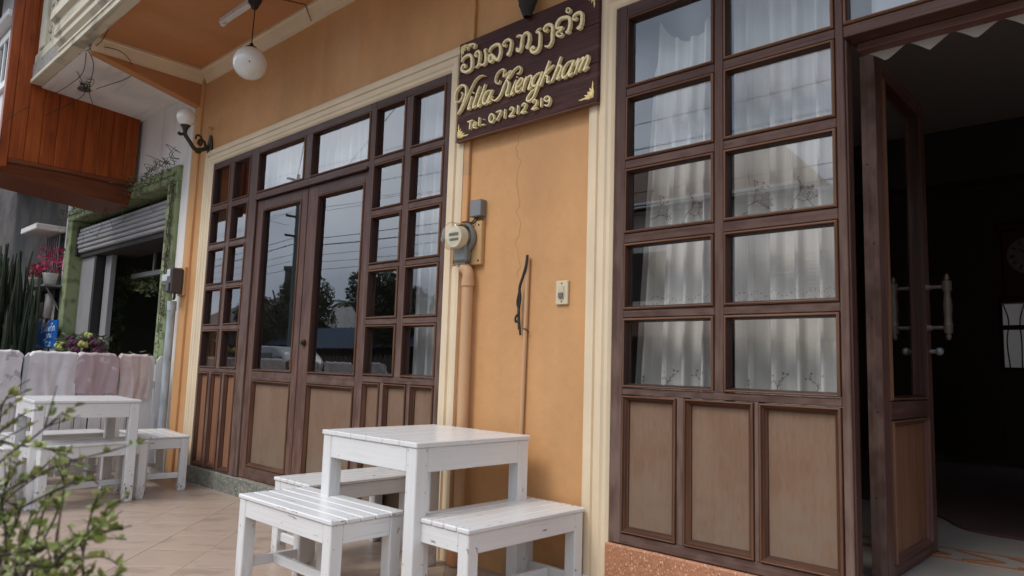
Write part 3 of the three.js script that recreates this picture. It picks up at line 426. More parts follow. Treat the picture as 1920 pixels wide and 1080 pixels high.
// ---------- the name board ----------
{
  const t = thing('sign_board', 'dark carved wooden name board with raised gold lettering between the two screens', 'sign', [-3.0665, 2.3993, 0]);
  for (const x of [0.2, 0.78]) part('bracket', box(x, x + 0.06, 0.1, 0.5, 0.001, 0.02), M.black, t);
  part('board', [box(0, 1.034, 0, 0.205, 0.0205, 0.0548, { b: 0.004, grain: 0 }), box(0, 1.034, 0.2056, 0.41, 0.0205, 0.0552, { b: 0.003, grain: 0 }), box(0, 1.034, 0.4106, 0.604, 0.0205, 0.0546, { b: 0.004, grain: 0 })], M.signWood, t);
  part('edge_strip', box(0.001, 1.033, -0.008, -0.0005, 0.02, 0.06, { b: 0.002, grain: 0 }), M.beadWood, t);
  const LETTERS = [
    ['15 26 26 20 11; 38,478 51,495 81,505 114,499 127,473 129,441 124,414 98,405 68,409 43,428 47,450 68,454 77,440 66,432'], // wo
    ['12 16 10; 87,537 93,554 120,563 149,556 153,542 136,534'], // i
    ['10 12 22 20 10; 172,487 163,476 154,489 164,502 186,501 195,479 192,443 182,416 160,409', '10 16 24 20 9; 182,414 200,421 219,409 240,413 246,441 242,475 235,493 252,497'], // no
    ['15 22 26 24 22 18 10; 271,470 277,489 311,501 349,495 360,467 357,429 341,407 315,425 292,450 274,448 271,427 284,409 303,414 302,427 293,428'], // lo
    ['10 12 20 24 20; 406,479 394,469 381,486 393,499 421,502 443,485 442,455 434,429 415,412', '16 8; 416,412 429,411 441,417'], // a
    ['10 18 24 20 11; 483,497 501,500 525,488 522,456 520,427 510,409 492,416 490,427 505,421', '10 20 24 22 16; 526,485 545,498 569,495 579,469 576,436 569,421 557,412', '14 7; 557,412 571,408 581,416'], // ko
    ['7 14 22 24 22 12; 664,493 640,490 630,478 649,474 655,452 655,419 652,390 636,371 607,373 594,389 605,403 620,394 613,388'], // yo
    ['10 14 22 24 20 12; 711,474 700,461 683,476 694,493 727,492 742,471 741,432 739,393 721,373 694,380'], // ngo
    ['10 14 18 16 22 24 24 18; 801,421 814,410 799,404 777,415 774,429 797,436 810,448 793,453 775,454 770,476 788,499 823,500 855,487 860,460 857,432 847,419 835,412', '14 7; 836,412 850,408 863,414'], // kho
    ['10 10; 848,544 860,531 858,518 845,517 835,529 837,541 847,544'], // ring
    ['10 14 22 24 20; 906,473 895,464 881,470 883,488 905,496 931,489 937,460 934,430 923,417 908,410', '14 7; 910,411 923,407 938,413'], // a
    ['7 8 9 14 18 16 7; 48,289 61,273 54,251 27,235 1,243 -4,268 8,306 41,330 75,322 90,293 88,255 69,217 49,185 25,157', '6 9 9 7; 27,158 54,178 90,224 117,266 140,299 171,333 211,345 244,338'], // V
    ['12 17 8; 140,242 128,209 113,169 137,174', '16 16; 150,257 154,262'], // i
    ['12 17 17 8; 205,287 180,235 155,170 183,175'], // l
    ['12 17 17 8; 250,287 225,233 196,167 224,173'], // l
    ['8 12 16 12 8; 297,238 265,238 239,206 238,175 258,169 284,204 303,234', '12 17 8; 310,239 290,202 277,169 300,174'], // a
    ['8 9 9 12 9 7; 367,279 358,261 336,272 329,294 343,323 374,338 398,333 394,309 392,293 413,298 436,309 454,313', '9 14 17 12 8 7; 454,312 426,279 397,236 373,191 341,170 313,176 303,192 313,199', '8 10 10 8; 416,266 444,281 466,304 483,314 515,318 524,300 515,282 497,279', '10 17 16 7; 417,267 435,245 432,216 419,186 427,172 446,179'], // K
    ['12 17 8; 491,248 471,211 456,172 477,180', '17 17; 496,260 499,264'], // i
    ['7 9 11 16 12 7; 499,201 524,213 543,233 532,248 507,233 492,203 495,179 513,176 540,194'], // e
    ['10 15 15; 568,248 555,214 542,169', '7 12 16 16 7; 554,206 578,239 603,242 607,226 594,195 585,170 606,177'], // n
    ['8 12 16 12 8; 667,244 637,238 614,214 613,184 635,178 661,208 677,237', '12 15 13 12 10 6; 682,245 661,199 643,158 618,116 583,103 574,118 601,148 635,162 660,174'], // g
    ['13 16 14; 728,291 701,234 668,168', '9 11 9; 759,260 727,242 695,218', '8 14 15 8; 698,219 717,208 718,175 738,175'], // k
    ['14 17 15; 805,292 779,233 745,169', '7 12 16 15 7; 758,197 783,238 804,244 810,228 795,198 783,174 806,182'], // h
    ['8 12 16 12 8; 886,248 851,243 823,212 821,174 842,175 870,209 888,240', '12 16 8; 896,248 877,210 861,173 889,180'], // a
    ['6 11 14 14; 900,215 923,247 915,211 899,173', '6 11 15 14; 914,208 935,237 955,244 946,221 924,175', '6 11 16 16 7; 938,201 961,235 980,247 983,233 966,194 956,175 985,188'], // m
    ['9 9; 113,92 158,93', '11 11; 137,92 135,43'], // T
    ['7 8 9 7; 165,60 188,62 182,77 168,71 164,56 172,43 190,46'], // e
    ['10 10; 210,99 210,46'], // l
    ['11 11; 245,78 247,80', '8 8; 232,48 257,47'], // dot
    ['10 10; 308,98 324,86 329,62 315,45 298,54 293,80 307,98'], // zero
    ['9 10 10; 346,97 385,97 353,47'], // seven
    ['10 10; 413,100 411,48'], // one
    ['9 9 10 9; 448,87 463,100 479,89 475,72 448,49 485,49'], // two
    ['10 10; 511,99 509,49'], // one
    ['9 9 10 9; 539,87 555,100 569,91 562,70 537,49 574,50', '9 9 10 9; 617,87 632,102 647,91 643,71 615,51 653,52'], // two
    ['10 10; 678,100 677,50'], // one
    ['9 9 9 10 9; 736,86 722,99 705,96 701,82 715,72 732,76 737,84 737,64 726,47 701,55'], // nine
  ];
  let lift = 0;
  for (const strokes of LETTERS) {
    const gs = strokes.map(st => {
      const [w, p] = st.split(';'), ws = w.trim().split(' ').map(Number), pts = p.trim().split(' ').map(q => q.split(',').map(Number));
      const c = new THREE.CatmullRomCurve3(pts.map(q => new THREE.Vector3(q[0] / 1000, q[1] / 1000, 0)), false, 'centripetal'), n = Math.max(6, pts.length * 5), s = new Soup(), rows = [];
      lift = (lift + 1) % 5; const z0 = 0.0555, top = 0.074 + lift * 0.0004;
      for (let i = 0; i <= n; i++) {
        const u = i / n, P = c.getPoint(u), T = c.getTangent(u), k = u * (ws.length - 1), a = Math.min(Math.floor(k), ws.length - 2); let hw = (ws[a] + (ws[a + 1] - ws[a]) * (k - a)) / 2000;
        hw *= 0.68; const e = Math.min(u, 1 - u) * n; if (e < 1) hw *= 0.62 + 0.38 * e;
        const N = [-T.y, T.x], h = top + 0.0012 * u;
        rows.push([[hw, z0], [hw, h - 0.002], [hw * 0.86, h], [-hw * 0.86, h], [-hw, h - 0.002], [-hw, z0]].map(([o, z]) => [P.x + N[0] * o, P.y + N[1] * o, z]));
      }
      for (let i = 0; i < n; i++) for (let j = 0; j < 5; j++) { const A = rows[i][j], B = rows[i + 1][j], C = rows[i + 1][j + 1], D = rows[i][j + 1]; s.quad(A, B, C, D, A.slice(0, 2), B.slice(0, 2), C.slice(0, 2), D.slice(0, 2)); }
      for (const r of [rows[0], rows[n]]) for (let j = 1; j < 5; j++) s.tri(r[0], r[j], r[j + 1], [0, 0], [0.01, 0], [0, 0.01]);
      return s.geo();
    });
    part('letter', gs, M.letterPaint, t);
  }
  const flip = (g, yes) => { if (yes) for (const a of Object.values(g.attributes)) for (let i = 0; i < a.count; i += 3) for (let k = 0; k < a.itemSize; k++) { const q = a.array[(i + 1) * a.itemSize + k]; a.array[(i + 1) * a.itemSize + k] = a.array[(i + 2) * a.itemSize + k]; a.array[(i + 2) * a.itemSize + k] = q; } return g; };
  // gilded flame leaves in the corners
  const leaf = (x, y, a, l, w) => { const g = lathe([[0.0004, 0], [w * 0.7, l * 0.15], [w, l * 0.38], [w * 0.6, l * 0.7], [0.0006, l]], 8).scale(1, 1, 0.5); g.rotateZ(a); return g.translate(x, y, 0.056); };
  for (const [cx, cy, sx, sy] of [[0.012, 0.012, 1, 1], [1.012, 0.022, -1, 1], [0.012, 0.59, 1, -1], [1.012, 0.59, -1, -1]]) {
    const L = [];
    for (const [x, y, a, l, w] of [[0.004, 0.004, -0.78, 0.055, 0.016], [0.006, 0.012, -0.1, 0.062, 0.009], [0.012, 0.006, -1.47, 0.066, 0.009], [0.012, 0.03, -0.5, 0.035, 0.008], [0.03, 0.012, -1.07, 0.035, 0.008], [0.008, 0.058, -0.05, 0.034, 0.005], [0.062, 0.008, -1.5, 0.036, 0.005], [0.02, 0.02, -1.4, 0.03, 0.008], [0.02, 0.02, -0.2, 0.03, 0.008]]) L.push(flip(leaf(x, y, a, l, w).scale(sx, sy, 1), sx * sy < 0).translate(cx, cy, 0));
    part('corner_ornament', L, M.gold, t);
  }
}
{ // what pokes up above the board
  const pts = []; for (let i = 0; i <= 14; i++) { const u = i / 14; pts.push([0.012 + 0.055 * Math.sin(Math.PI * (0.1 + 0.8 * u) ** 0.9) * (0.5 + 0.5 * u), u * 0.22]); }
  const g = lathe(pts, 22), p = g.attributes.position; for (let i = 0; i < p.count; i++) { const k = 1 + 0.35 * (fbm(p.getX(i) * 4 + 0.5, p.getY(i) * 4 + p.getZ(i) * 3 + 0.5, 12, 12, 3, 701) - 0.5); p.setXYZ(i, p.getX(i) * k, p.getY(i), p.getZ(i) * k); } g.computeVertexNormals();
  tag(part('dried_bundle', [g.translate(-2.505, 2.985, 0.075), rod([-2.505, 3.2, 0.075], [-2.505, 3.3, 0.0], 0.006)], plain(0.022, 0.021, 0.017, 0.85)), 'dark rough tapered bundle hanging on the wall just above the name board', 'bundle');
}

// ---------- fittings on the wall ----------
{
  const t = thing('electricity_meter', 'round glass domed electricity meter on an orange board beside the left screen', 'meter', [-2.97, 1.78, 0]);
  part('back_board', box(-0.122, 0.124, -0.128, 0.125, 0.0005, 0.03, { b: 0.004 }), std({ color: lin(0.5, 0.3, 0.13), roughness: 0.6 }), t);
  part('terminal_cover', [box(-0.05, 0.055, -0.112, -0.005, 0.031, 0.085, { b: 0.012 }), box(-0.035, 0.04, -0.125, -0.112, 0.035, 0.07)], M.grmetal, t);
  part('base_ring', [lathe([[0.0005, 0], [0.088, 0], [0.092, 0.012], [0.088, 0.03], [0.082, 0.034], [0.082, 0.038]], 32).rotateX(Math.PI / 2).translate(0, 0.028, 0.031)], M.grmetal, t);
  const dial = part('dial', new THREE.CylinderGeometry(0.062, 0.066, 0.05, 28).rotateX(Math.PI / 2).translate(0, 0.028, 0.1), plain(0.62, 0.6, 0.52, 0.5), t);
  part('counter_window', [box(-0.04, 0.036, 0.035, 0.05, 0.1255, 0.129, { b: 0.001 }), box(-0.035, 0.036, 0.006, 0.019, 0.1255, 0.129, { b: 0.001 })], plain(0.16, 0.15, 0.13), dial);
  part('glass_dome', lathe([[0.081, 0], [0.0815, 0.075], [0.079, 0.092], [0.072, 0.101], [0.05, 0.106], [0.0005, 0.108]], 40).rotateX(Math.PI / 2).translate(0, 0.028, 0.062), new THREE.MeshPhysicalMaterial({ color: lin(0.93, 0.9, 0.82), transmission: 1, thickness: 0, roughness: 0.04, ior: 1.6, side: THREE.DoubleSide }), t);
  part('screw', [[-0.1, -0.1], [0.1, 0.1], [0.105, -0.105]].map(([x, y]) => sphere(0.006, x, y, 0.03, 8, 6)), M.bronze, t);
}
{
  const t = thing('junction_box', 'small grey metal junction box above the electricity meter with loose wires', 'junction box', [-2.885, 1.975, 0]);
  part('case', box(-0.046, 0.044, -0.047, 0.05, 0.0005, 0.05, { b: 0.004 }), M.grmetal, t);
  part('wires', [tube([[-0.02, -0.045, 0.02], [-0.04, -0.075, 0.035], [-0.07, -0.07, 0.03], [-0.09, -0.055, 0.015]], 0.004, 16), tube([[0.0, -0.045, 0.02], [-0.02, -0.085, 0.04], [-0.06, -0.085, 0.035], [-0.085, -0.07, 0.03]], 0.004, 16)], M.wire, t);
}
{
  const t = thing('conduit_pipe', 'orange painted conduit pipe running from the meter down to the terrace', 'pipe', [-2.925, 0, 0.045]);
  part('pipe', rod([0, 0.01, 0], [0, 1.56, 0], 0.031, 18), M.pipePaint, t);
  part('elbow', [tube([[0, 1.56, 0], [0, 1.6, 0], [-0.015, 1.625, 0], [-0.045, 1.635, -0.005]], 0.033, 18, 14), rod([0, 1.53, 0], [0, 1.57, 0], 0.037, 18)], M.pipePaint, t);
  part('foot', [lathe([[0.045, 0], [0.062, 0.02], [0.06, 0.09], [0.04, 0.17], [0.036, 0.19]], 18)], M.orangeBeam, t);
}
{
  const t = thing('thin_conduit', 'thin orange conduit with a black cable twisting out of its upper end', 'conduit', [-2.51, 0, 0]);
  part('pipe', rod([-0.012, 0.01, 0.015], [0.01, 1.66, 0.013], 0.0115, 12), M.pipePaint, t);
  part('cable', [tube([[0.012, 1.675, 0.022], [0.01, 1.62, 0.028], [-0.008, 1.56, 0.03], [-0.03, 1.5, 0.03], [-0.028, 1.45, 0.026], [-0.034, 1.38, 0.028], [-0.03, 1.28, 0.024]], 0.0078, 40), tube([[-0.03, 1.49, 0.03], [-0.04, 1.42, 0.034], [-0.025, 1.37, 0.034], [-0.052, 1.345, 0.03], [-0.055, 1.32, 0.026], [-0.03, 1.325, 0.032], [-0.022, 1.25, 0.022]], 0.006, 40), tube([[0.0, 1.285, 0.024], [0.02, 1.28, 0.026], [0.035, 1.265, 0.018]], 0.003, 10)], M.wire, t);
}
{
  const t = thing('wall_switch', 'cream wall switch plate with a grey rocker on the orange wall', 'switch', [-2.266, 1.464, 0]);
  part('plate', box(-0.039, 0.039, -0.061, 0.061, 0.0005, 0.014, { b: 0.004 }), plain(0.6, 0.5, 0.33, 0.4), t);
  part('rocker_frame', box(-0.018, 0.016, -0.03, 0.032, 0.0141, 0.018, { b: 0.002 }), plain(0.55, 0.46, 0.31, 0.4), t);
  part('rocker', box(-0.015, 0.013, -0.026, -0.001, 0.0181, 0.027, { b: 0.003 }), plain(0.14, 0.14, 0.14, 0.4), t);
  part('screw', [sphere(0.004, 0, 0.046, 0.014, 8, 6), sphere(0.004, 0, -0.046, 0.014, 8, 6)], M.bronze, t);
}
{ // globe on a cord
  const t = thing('pendant_lamp', 'white glass globe lamp hanging on a thin black cord from the soffit', 'pendant lamp', [-5.08, 3.333, 0.39]);
  part('globe', sphere(0.128, 0, 0, 0, 40, 28, 0.985), M.opal, t);
  part('cap', lathe([[0.0005, 0.16], [0.012, 0.16], [0.018, 0.14], [0.04, 0.13], [0.044, 0.112]], 18), M.bronze, t);
  part('cord', rod([0, 0.155, 0], [0.012, 0.47, 0], 0.0045, 6), M.black, t);
  part('ceiling_rose', lathe([[0.0005, 0.44], [0.022, 0.44], [0.035, 0.47], [0.05, 0.5], [0.055, 0.528]], 18), M.black, t);
  part('fixing_screw', sphere(0.006, 0.108, -0.035, 0.058, 8, 6), M.black, t);
}
tag(part('batten', [box(-5.62, -5.13, 3.815, 3.8615, 0.375, 0.425, { b: 0.004 }), box(-5.615, -5.56, 3.795, 3.8145, 0.385, 0.415)], std({ map: M.paint.map, roughness: 0.5 })), 'bare white fluorescent batten fixed under the orange soffit', 'batten');
tag(part('soffit_cable', [tube([[-5.05, 3.857, 0.38], [-4.95, 3.856, 0.28], [-4.86, 3.857, 0.08]], 0.006, 12), tube([[-4.86, 3.85, 0.08], [-4.855, 3.8, 0.062], [-4.85, 3.74, 0.03]], 0.004, 8)], plain(0.2, 0.1, 0.04)), 'thin brown cable running along the soffit from the pendant lamp to the cornice', 'cable');
{
  const t = thing('wall_lamp', 'globe wall lamp on an ornate bronze scroll arm at the left end of the wall', 'wall lamp', [-6.57, 3.04, 0]);
  part('back_plate', [lathe([[0.0006, -0.13], [0.018, -0.1], [0.04, -0.05], [0.05, 0], [0.04, 0.07], [0.02, 0.12], [0.0006, 0.14]], 16).scale(1, 1, 0.45).translate(0, 0, 0.012), sphere(0.02, 0, 0.0, 0.035, 12, 8)], M.bronze, t);
  part('arm', [tube([[0, 0.01, 0.03], [0, -0.03, 0.09], [0, -0.035, 0.15], [0, 0.02, 0.2], [0, 0.075, 0.245], [0, 0.105, 0.25]], 0.019, 40, 8), tube([[0, 0.0, 0.05], [0, 0.055, 0.07], [0, 0.06, 0.11], [0, 0.025, 0.12], [0, 0.015, 0.09]], 0.013, 30, 6), tube([[0, -0.02, 0.15], [0.0, -0.06, 0.13], [0, -0.055, 0.1], [0, -0.035, 0.105]], 0.013, 24, 6), tube([[0, 0.085, 0.25], [0, 0.07, 0.29], [0, 0.08, 0.31]], 0.015, 12, 6), tube([[0, 0.02, 0.09], [0, 0.09, 0.1], [0, 0.1, 0.14], [0, 0.06, 0.15]], 0.01, 24, 6)], M.bronze, t);
  part('gallery', lathe([[0.012, 0.1], [0.02, 0.11], [0.026, 0.135], [0.044, 0.16], [0.046, 0.17]], 18).translate(0, 0, 0.25), M.bronze, t);
  part('globe', sphere(0.084, 0, 0.235, 0.25, 32, 22), M.opal, t);
  part('flex', [tube([[0, 0.19, 0.006], [-0.015, 0.21, 0.03], [-0.03, 0.205, 0.02]], 0.004, 12), sphere(0.014, 0.005, 0.195, 0.012, 10, 8)], M.orange, t);
}
{ // service boxes and the grey downpipe at the corner
  const t = thing('meter_boxes', 'two old brown electric boxes side by side on the left pilaster above the grey pipe', 'electric box', [-6.87, 1.8, 0.029]);
  const bx = plain(0.055, 0.045, 0.042, 0.45);
  part('back_board', box(-0.068, 0.068, -0.14, 0.13, 0.0005, 0.022, { b: 0.003 }), std({ color: lin(0.48, 0.26, 0.11), roughness: 0.6 }), t);
  part('box', [box(-0.055, 0.05, -0.125, 0.115, 0.0225, 0.135, { b: 0.012 }), box(-0.04, 0.035, -0.11, -0.03, 0.1355, 0.15, { b: 0.008 })], bx, t);
  part('box', [box(-0.2, -0.06, -0.05, 0.07, 0.02, 0.12, { b: 0.01 })], plain(0.07, 0.065, 0.062, 0.4), t);
  part('window', [box(-0.19, -0.075, -0.005, 0.06, 0.1205, 0.126, { b: 0.002 }), box(-0.045, 0.03, 0.03, 0.1, 0.1355, 0.141, { b: 0.002 })], plain(0.35, 0.36, 0.37, 0.15), t);
  part('bracket', [tube([[-0.01, -0.125, 0.07], [-0.03, -0.16, 0.06], [-0.09, -0.17, 0.045]], 0.012, 14)], M.black, t);
}
{
  const t = thing('downpipe', 'grey plastic pipe standing in the corner beside the white fence', 'pipe', [-6.99, 0, 0.07]);
  part('pipe', rod([0, 0, 0], [0, 1.6, 0], 0.036, 20), M.pipeGrey, t); for (const [a, b] of [[1.52, 1.61], [0, 0.03]]) part('collar', rod([0, a, 0], [0, b, 0], 0.0415, 20), M.pipeGrey, t);
}

// ---------- white tables and stools ----------
M.nail = plain(0.25, 0.2, 0.17, 0.7);
function woodLeg(a, b, c, d, h) { const g = box(a, b, 0, h, c, d, { b: 0.004, off: false }), t = g.attributes.uv, o = rnd() * 3; for (let i = 0; i < t.count; i++) t.setX(i, t.getX(i) + o); return g; }
function makeStool(name, L, W, label, pos, turn) {            // long side along x
  const t = thing(name, label, 'stool', pos, turn, 'white slatted stools round the two tables'), H = 0.44, n = 5, ft = 0.02, l = L / 2, w = W / 2, g = 0.0035, sw = (W + 0.012 - g * (n - 1)) / n, lg = 0.06, ap = 0.08;
  for (let i = 0; i < n; i++) { const z = -w - 0.006 + i * (sw + g); part('slat', box(-l - 0.006, l + 0.006, H - ft - rr(0, 0.0008), H - rr(0, 0.0012), z, z + sw, { b: 0.005, grain: 0 }), M.paint, t); }
  const nl = []; for (let i = 0; i < n; i++) for (const sx of [-1, 1]) for (const k of [0.3, 0.7]) nl.push(new THREE.CylinderGeometry(0.0028, 0.0028, 0.002, 8).translate(sx * (l - 0.018 + rr(-0.004, 0.004)), H - 0.0008, -w - 0.006 + i * (sw + g) + sw * k + rr(-0.003, 0.003)).toNonIndexed());
  part('nail_heads', nl, M.nail, t).userData.kind = 'stuff';
  const y1 = H - ft - 0.001;
  for (const sx of [-1, 1]) for (const sz of [-1, 1]) part('leg', woodLeg(sx > 0 ? l - lg : -l, sx > 0 ? l : -l + lg, sz > 0 ? w - lg : -w, sz > 0 ? w : -w + lg, y1), M.legPaint, t);
  for (const s of [-1, 1]) {
    part('apron', box(-l + lg + 0.0006, l - lg - 0.0006, y1 - ap, y1, s > 0 ? w - 0.024 : -w + 0.002, s > 0 ? w - 0.002 : -w + 0.024, { grain: 0 }), M.paint, t);
    part('apron', box(s > 0 ? l - 0.024 : -l + 0.002, s > 0 ? l - 0.002 : -l + 0.024, y1 - ap, y1, -w + lg + 0.0006, w - lg - 0.0006, { grain: 2 }), M.paint, t);
    part('stretcher', box(s * (l - lg / 2) - 0.011, s * (l - lg / 2) + 0.011, 0.1, 0.145, -w + lg, w - lg, { grain: 2 }), M.paint, t);
  }
  part('stretcher', box(-l + lg / 2 + 0.0115, l - lg / 2 - 0.0115, 0.1, 0.144, -0.012, 0.012, { grain: 0 }), M.paint, t);
  return t;
}
function makeTable(name, S, label, pos, turn) {
  const t = thing(name, label, 'table', pos, turn, 'white wooden tables'), H = 0.75, l = S / 2, lg = 0.068, n = 6, ft = 0.022, g = 0.0012, sw = (S + 0.012 - g * (n - 1)) / n, y1 = H - ft - 0.001, ap = 0.105, nl = [];
  for (let i = 0; i < n; i++) for (const sz of [-1, 1]) for (const k of [0.3, 0.7]) nl.push(new THREE.CylinderGeometry(0.003, 0.003, 0.002, 8).translate(-l - 0.006 + i * (sw + g) + sw * k + rr(-0.004, 0.004), H - 0.0006, sz * (l - 0.02 + rr(-0.004, 0.004))).toNonIndexed());
  part('nail_heads', nl, M.nail, t).userData.kind = 'stuff';
  for (let i = 0; i < n; i++) { const x = -l - 0.006 + i * (sw + g); part('plank', box(x, x + sw, H - ft - rr(0, 0.0006), H - rr(0, 0.0009), -l - 0.006, l + 0.006, { b: 0.0035, grain: 2 }), M.paint, t); }
  for (const sx of [-1, 1]) for (const sz of [-1, 1]) part('leg', woodLeg(sx > 0 ? l - lg : -l, sx > 0 ? l : -l + lg, sz > 0 ? l - lg : -l, sz > 0 ? l : -l + lg, y1), M.legPaint, t);
  for (const s of [-1, 1]) {
    part('apron', box(-l + lg + 0.0006, l - lg - 0.0006, y1 - ap, y1, s > 0 ? l - 0.026 : -l + 0.002, s > 0 ? l - 0.002 : -l + 0.026, { grain: 0 }), M.paint, t);
    part('apron', box(s > 0 ? l - 0.026 : -l + 0.002, s > 0 ? l - 0.002 : -l + 0.026, y1 - ap, y1, -l + lg + 0.0006, l - lg - 0.0006, { grain: 2 }), M.paint, t);
  }
  return t;
}
makeTable('garden_table', 0.71, 'white wooden table in front of the meter pipe, with three stools tucked round it', [-2.72, 0, 0.475], 0);
makeTable('garden_table', 0.68, 'white wooden table beside the towel-hung fence at the far end of the terrace', [-6.13, 0, 1.03], -0.07);
makeStool('slatted_stool', 0.78, 0.36, 'white slatted stool in front of the near table, nearest the bottom edge of the photo', [-2.925, 0, 0.935], 0);
makeStool('slatted_stool', 0.74, 0.36, 'white slatted stool between the near table and the cream moulding of the right screen', [-2.255, 0, 0.42], Math.PI / 2);
makeStool('slatted_stool', 0.7, 0.35, 'white slatted stool behind the near table, against the double doors', [-3.52, 0, 0.375], Math.PI / 2);
makeStool('slatted_stool', 0.74, 0.36, 'white slatted stool on the near side of the far table, facing the terrace', [-5.96, 0, 1.0], Math.PI / 2 + 0.12);
makeStool('slatted_stool', 0.72, 0.36, 'white slatted stool between the far table and the house wall', [-6.4, 0, 0.36], -0.1);
makeStool('slatted_stool', 0.7, 0.34, 'white slatted stool behind the far table, close against the fence', [-6.78, 0, 0.98], Math.PI / 2 + 0.03);
makeStool('slatted_stool', 0.66, 0.34, 'white slatted stool at the street end of the far table, behind the bush', [-6.1, 0, 1.68], 0.03);

// ---------- the picket fence and the towels on it ----------
{
  const f = thing('picket_fence', 'white timber picket fence between the terrace and the neighbouring shop', 'fence', [-7.12, 0, 0]);
  const shp = (w, h) => { const s = new THREE.Shape([[-w / 2, 0.03], [w / 2, 0.03], [w / 2, h - 0.035], [w / 2 - 0.026, h], [-w / 2 + 0.026, h], [-w / 2, h - 0.035]].map(p => new THREE.Vector2(...p))); return metreUV(new THREE.ExtrudeGeometry(s, { depth: 0.014, bevelEnabled: true, bevelSize: 0.003, bevelThickness: 0.003, bevelSegments: 1 }).rotateY(Math.PI / 2).translate(-0.01, 0, 0)); };
  const vs = [shp(0.088, 1.08), shp(0.092, 1.083), shp(0.085, 1.076), shp(0.09, 1.081)];
  for (let i = 0; i < 24; i++) { const m = part('picket', vs[i % 4], M.picketPaint, f); m.position.z = 0.068 + i * 0.1075; m.rotation.x = rr(-0.004, 0.004); }
  for (const y of [0.22, 0.78]) part('rail', box(-0.052, -0.012, y, y + 0.07, 0.03, 2.62, { grain: 2 }), M.picketPaint, f);
  for (const z of [0.03, 1.3, 2.58]) part('post', box(-0.13, -0.0525, 0, 1.0, z, z + 0.07), M.picketPaint, f);
}
function towel(label, z0, z1, yb, base, print, s, skew = 0) {
  const w = z1 - z0, front = 1.092 - yb, back = 0.28, tot = front + back + 0.04;
  const map = tex(512, 512, (u, v) => { const n = fbm(u, v, 6, 6, 4, s), e = fbm(u, v, 11, 11, 4, s + 3), fl = sstep(0.56, 0.64, e) * sstep(0.42, 0.55, fbm(u, v, 4, 4, 2, s + 7)), thread = fbm(u, v, 128, 128, 1, s + 9); return mix(sc(base, 0.9 + 0.16 * n + 0.1 * (thread - 0.5)), print, 0.75 * fl); }, true, 0.5);
  const ph = s * 1.7, g = sheet(90, 70, (u, v) => {
    const l = v * tot, z = z0 + w * u + skew * (0.5 - u) * (1 - v) + 0.008 * Math.sin(v * 9 + ph), edge = Math.max(0, Math.abs(u - 0.5) * 2 - 0.84) * 0.2 + 0.007 * Math.abs(Math.sin(z * 29.2)), hang = clamp(1 - l / front), fold = (0.25 + hang) * (0.008 * Math.sin(u * 8 + ph + hang * 1.2) + 0.0035 * Math.sin(u * 21 + ph * 2 - hang * 3)) + 0.0015 * Math.sin(hang * 14 + u * 6) - 0.005 * Math.exp(-(((u - 0.32 - 0.1 * hang) * 16) ** 2)) + 0.006 * Math.exp(-(((u - 0.66 + 0.12 * hang) * 18) ** 2)) + (l < 0.016 ? 0.0025 : 0);
    let x, y; if (l < front) { x = -7.092 + Math.max(0.0, fold + 0.013); y = yb + l - edge; } else if (l < front + 0.04) { const a = (l - front) / 0.04 * Math.PI; x = -7.1185 + 0.0265 * Math.cos(a); y = 1.092 + 0.01 * Math.sin(a) - edge; } else { x = -7.148; y = 1.092 - (l - front - 0.04) - edge; }
    if (l < front) y += 0.012 * Math.sin(u * 7 + ph) * hang;
    return [x, y, z, z, l];
  });
  return tag(part('towel', g, std({ map, roughness: 1, bumpMap: map, bumpScale: 0.001 })), label, 'towel');
}
towel('off white towel with small grey flowers, leftmost on the fence', 1.2, 1.62, 0.66, [0.62, 0.57, 0.565], [0.36, 0.29, 0.33], 21);
towel('wide plain pale lilac towel on the fence, left of the mauve towel', 0.775, 1.172, 0.7, [0.62, 0.565, 0.565], [0.57, 0.49, 0.5], 33, 0.03);
towel('mauve towel with white scroll pattern on the fence', 0.478, 0.79, 0.735, [0.43, 0.315, 0.33], [0.62, 0.56, 0.56], 45, -0.06);
towel('pinkish beige towel on the fence, nearest the grey pipe', 0.172, 0.45, 0.695, [0.55, 0.445, 0.425], [0.5, 0.36, 0.35], 57, 0.02);

towel('white towel on the fence towards the street, out past the far table', 1.66, 2.05, 0.7, [0.6, 0.57, 0.56], [0.5, 0.46, 0.47], 61);
towel('grey white towel on the street end of the fence', 2.08, 2.52, 0.68, [0.52, 0.5, 0.5], [0.4, 0.38, 0.4], 67);

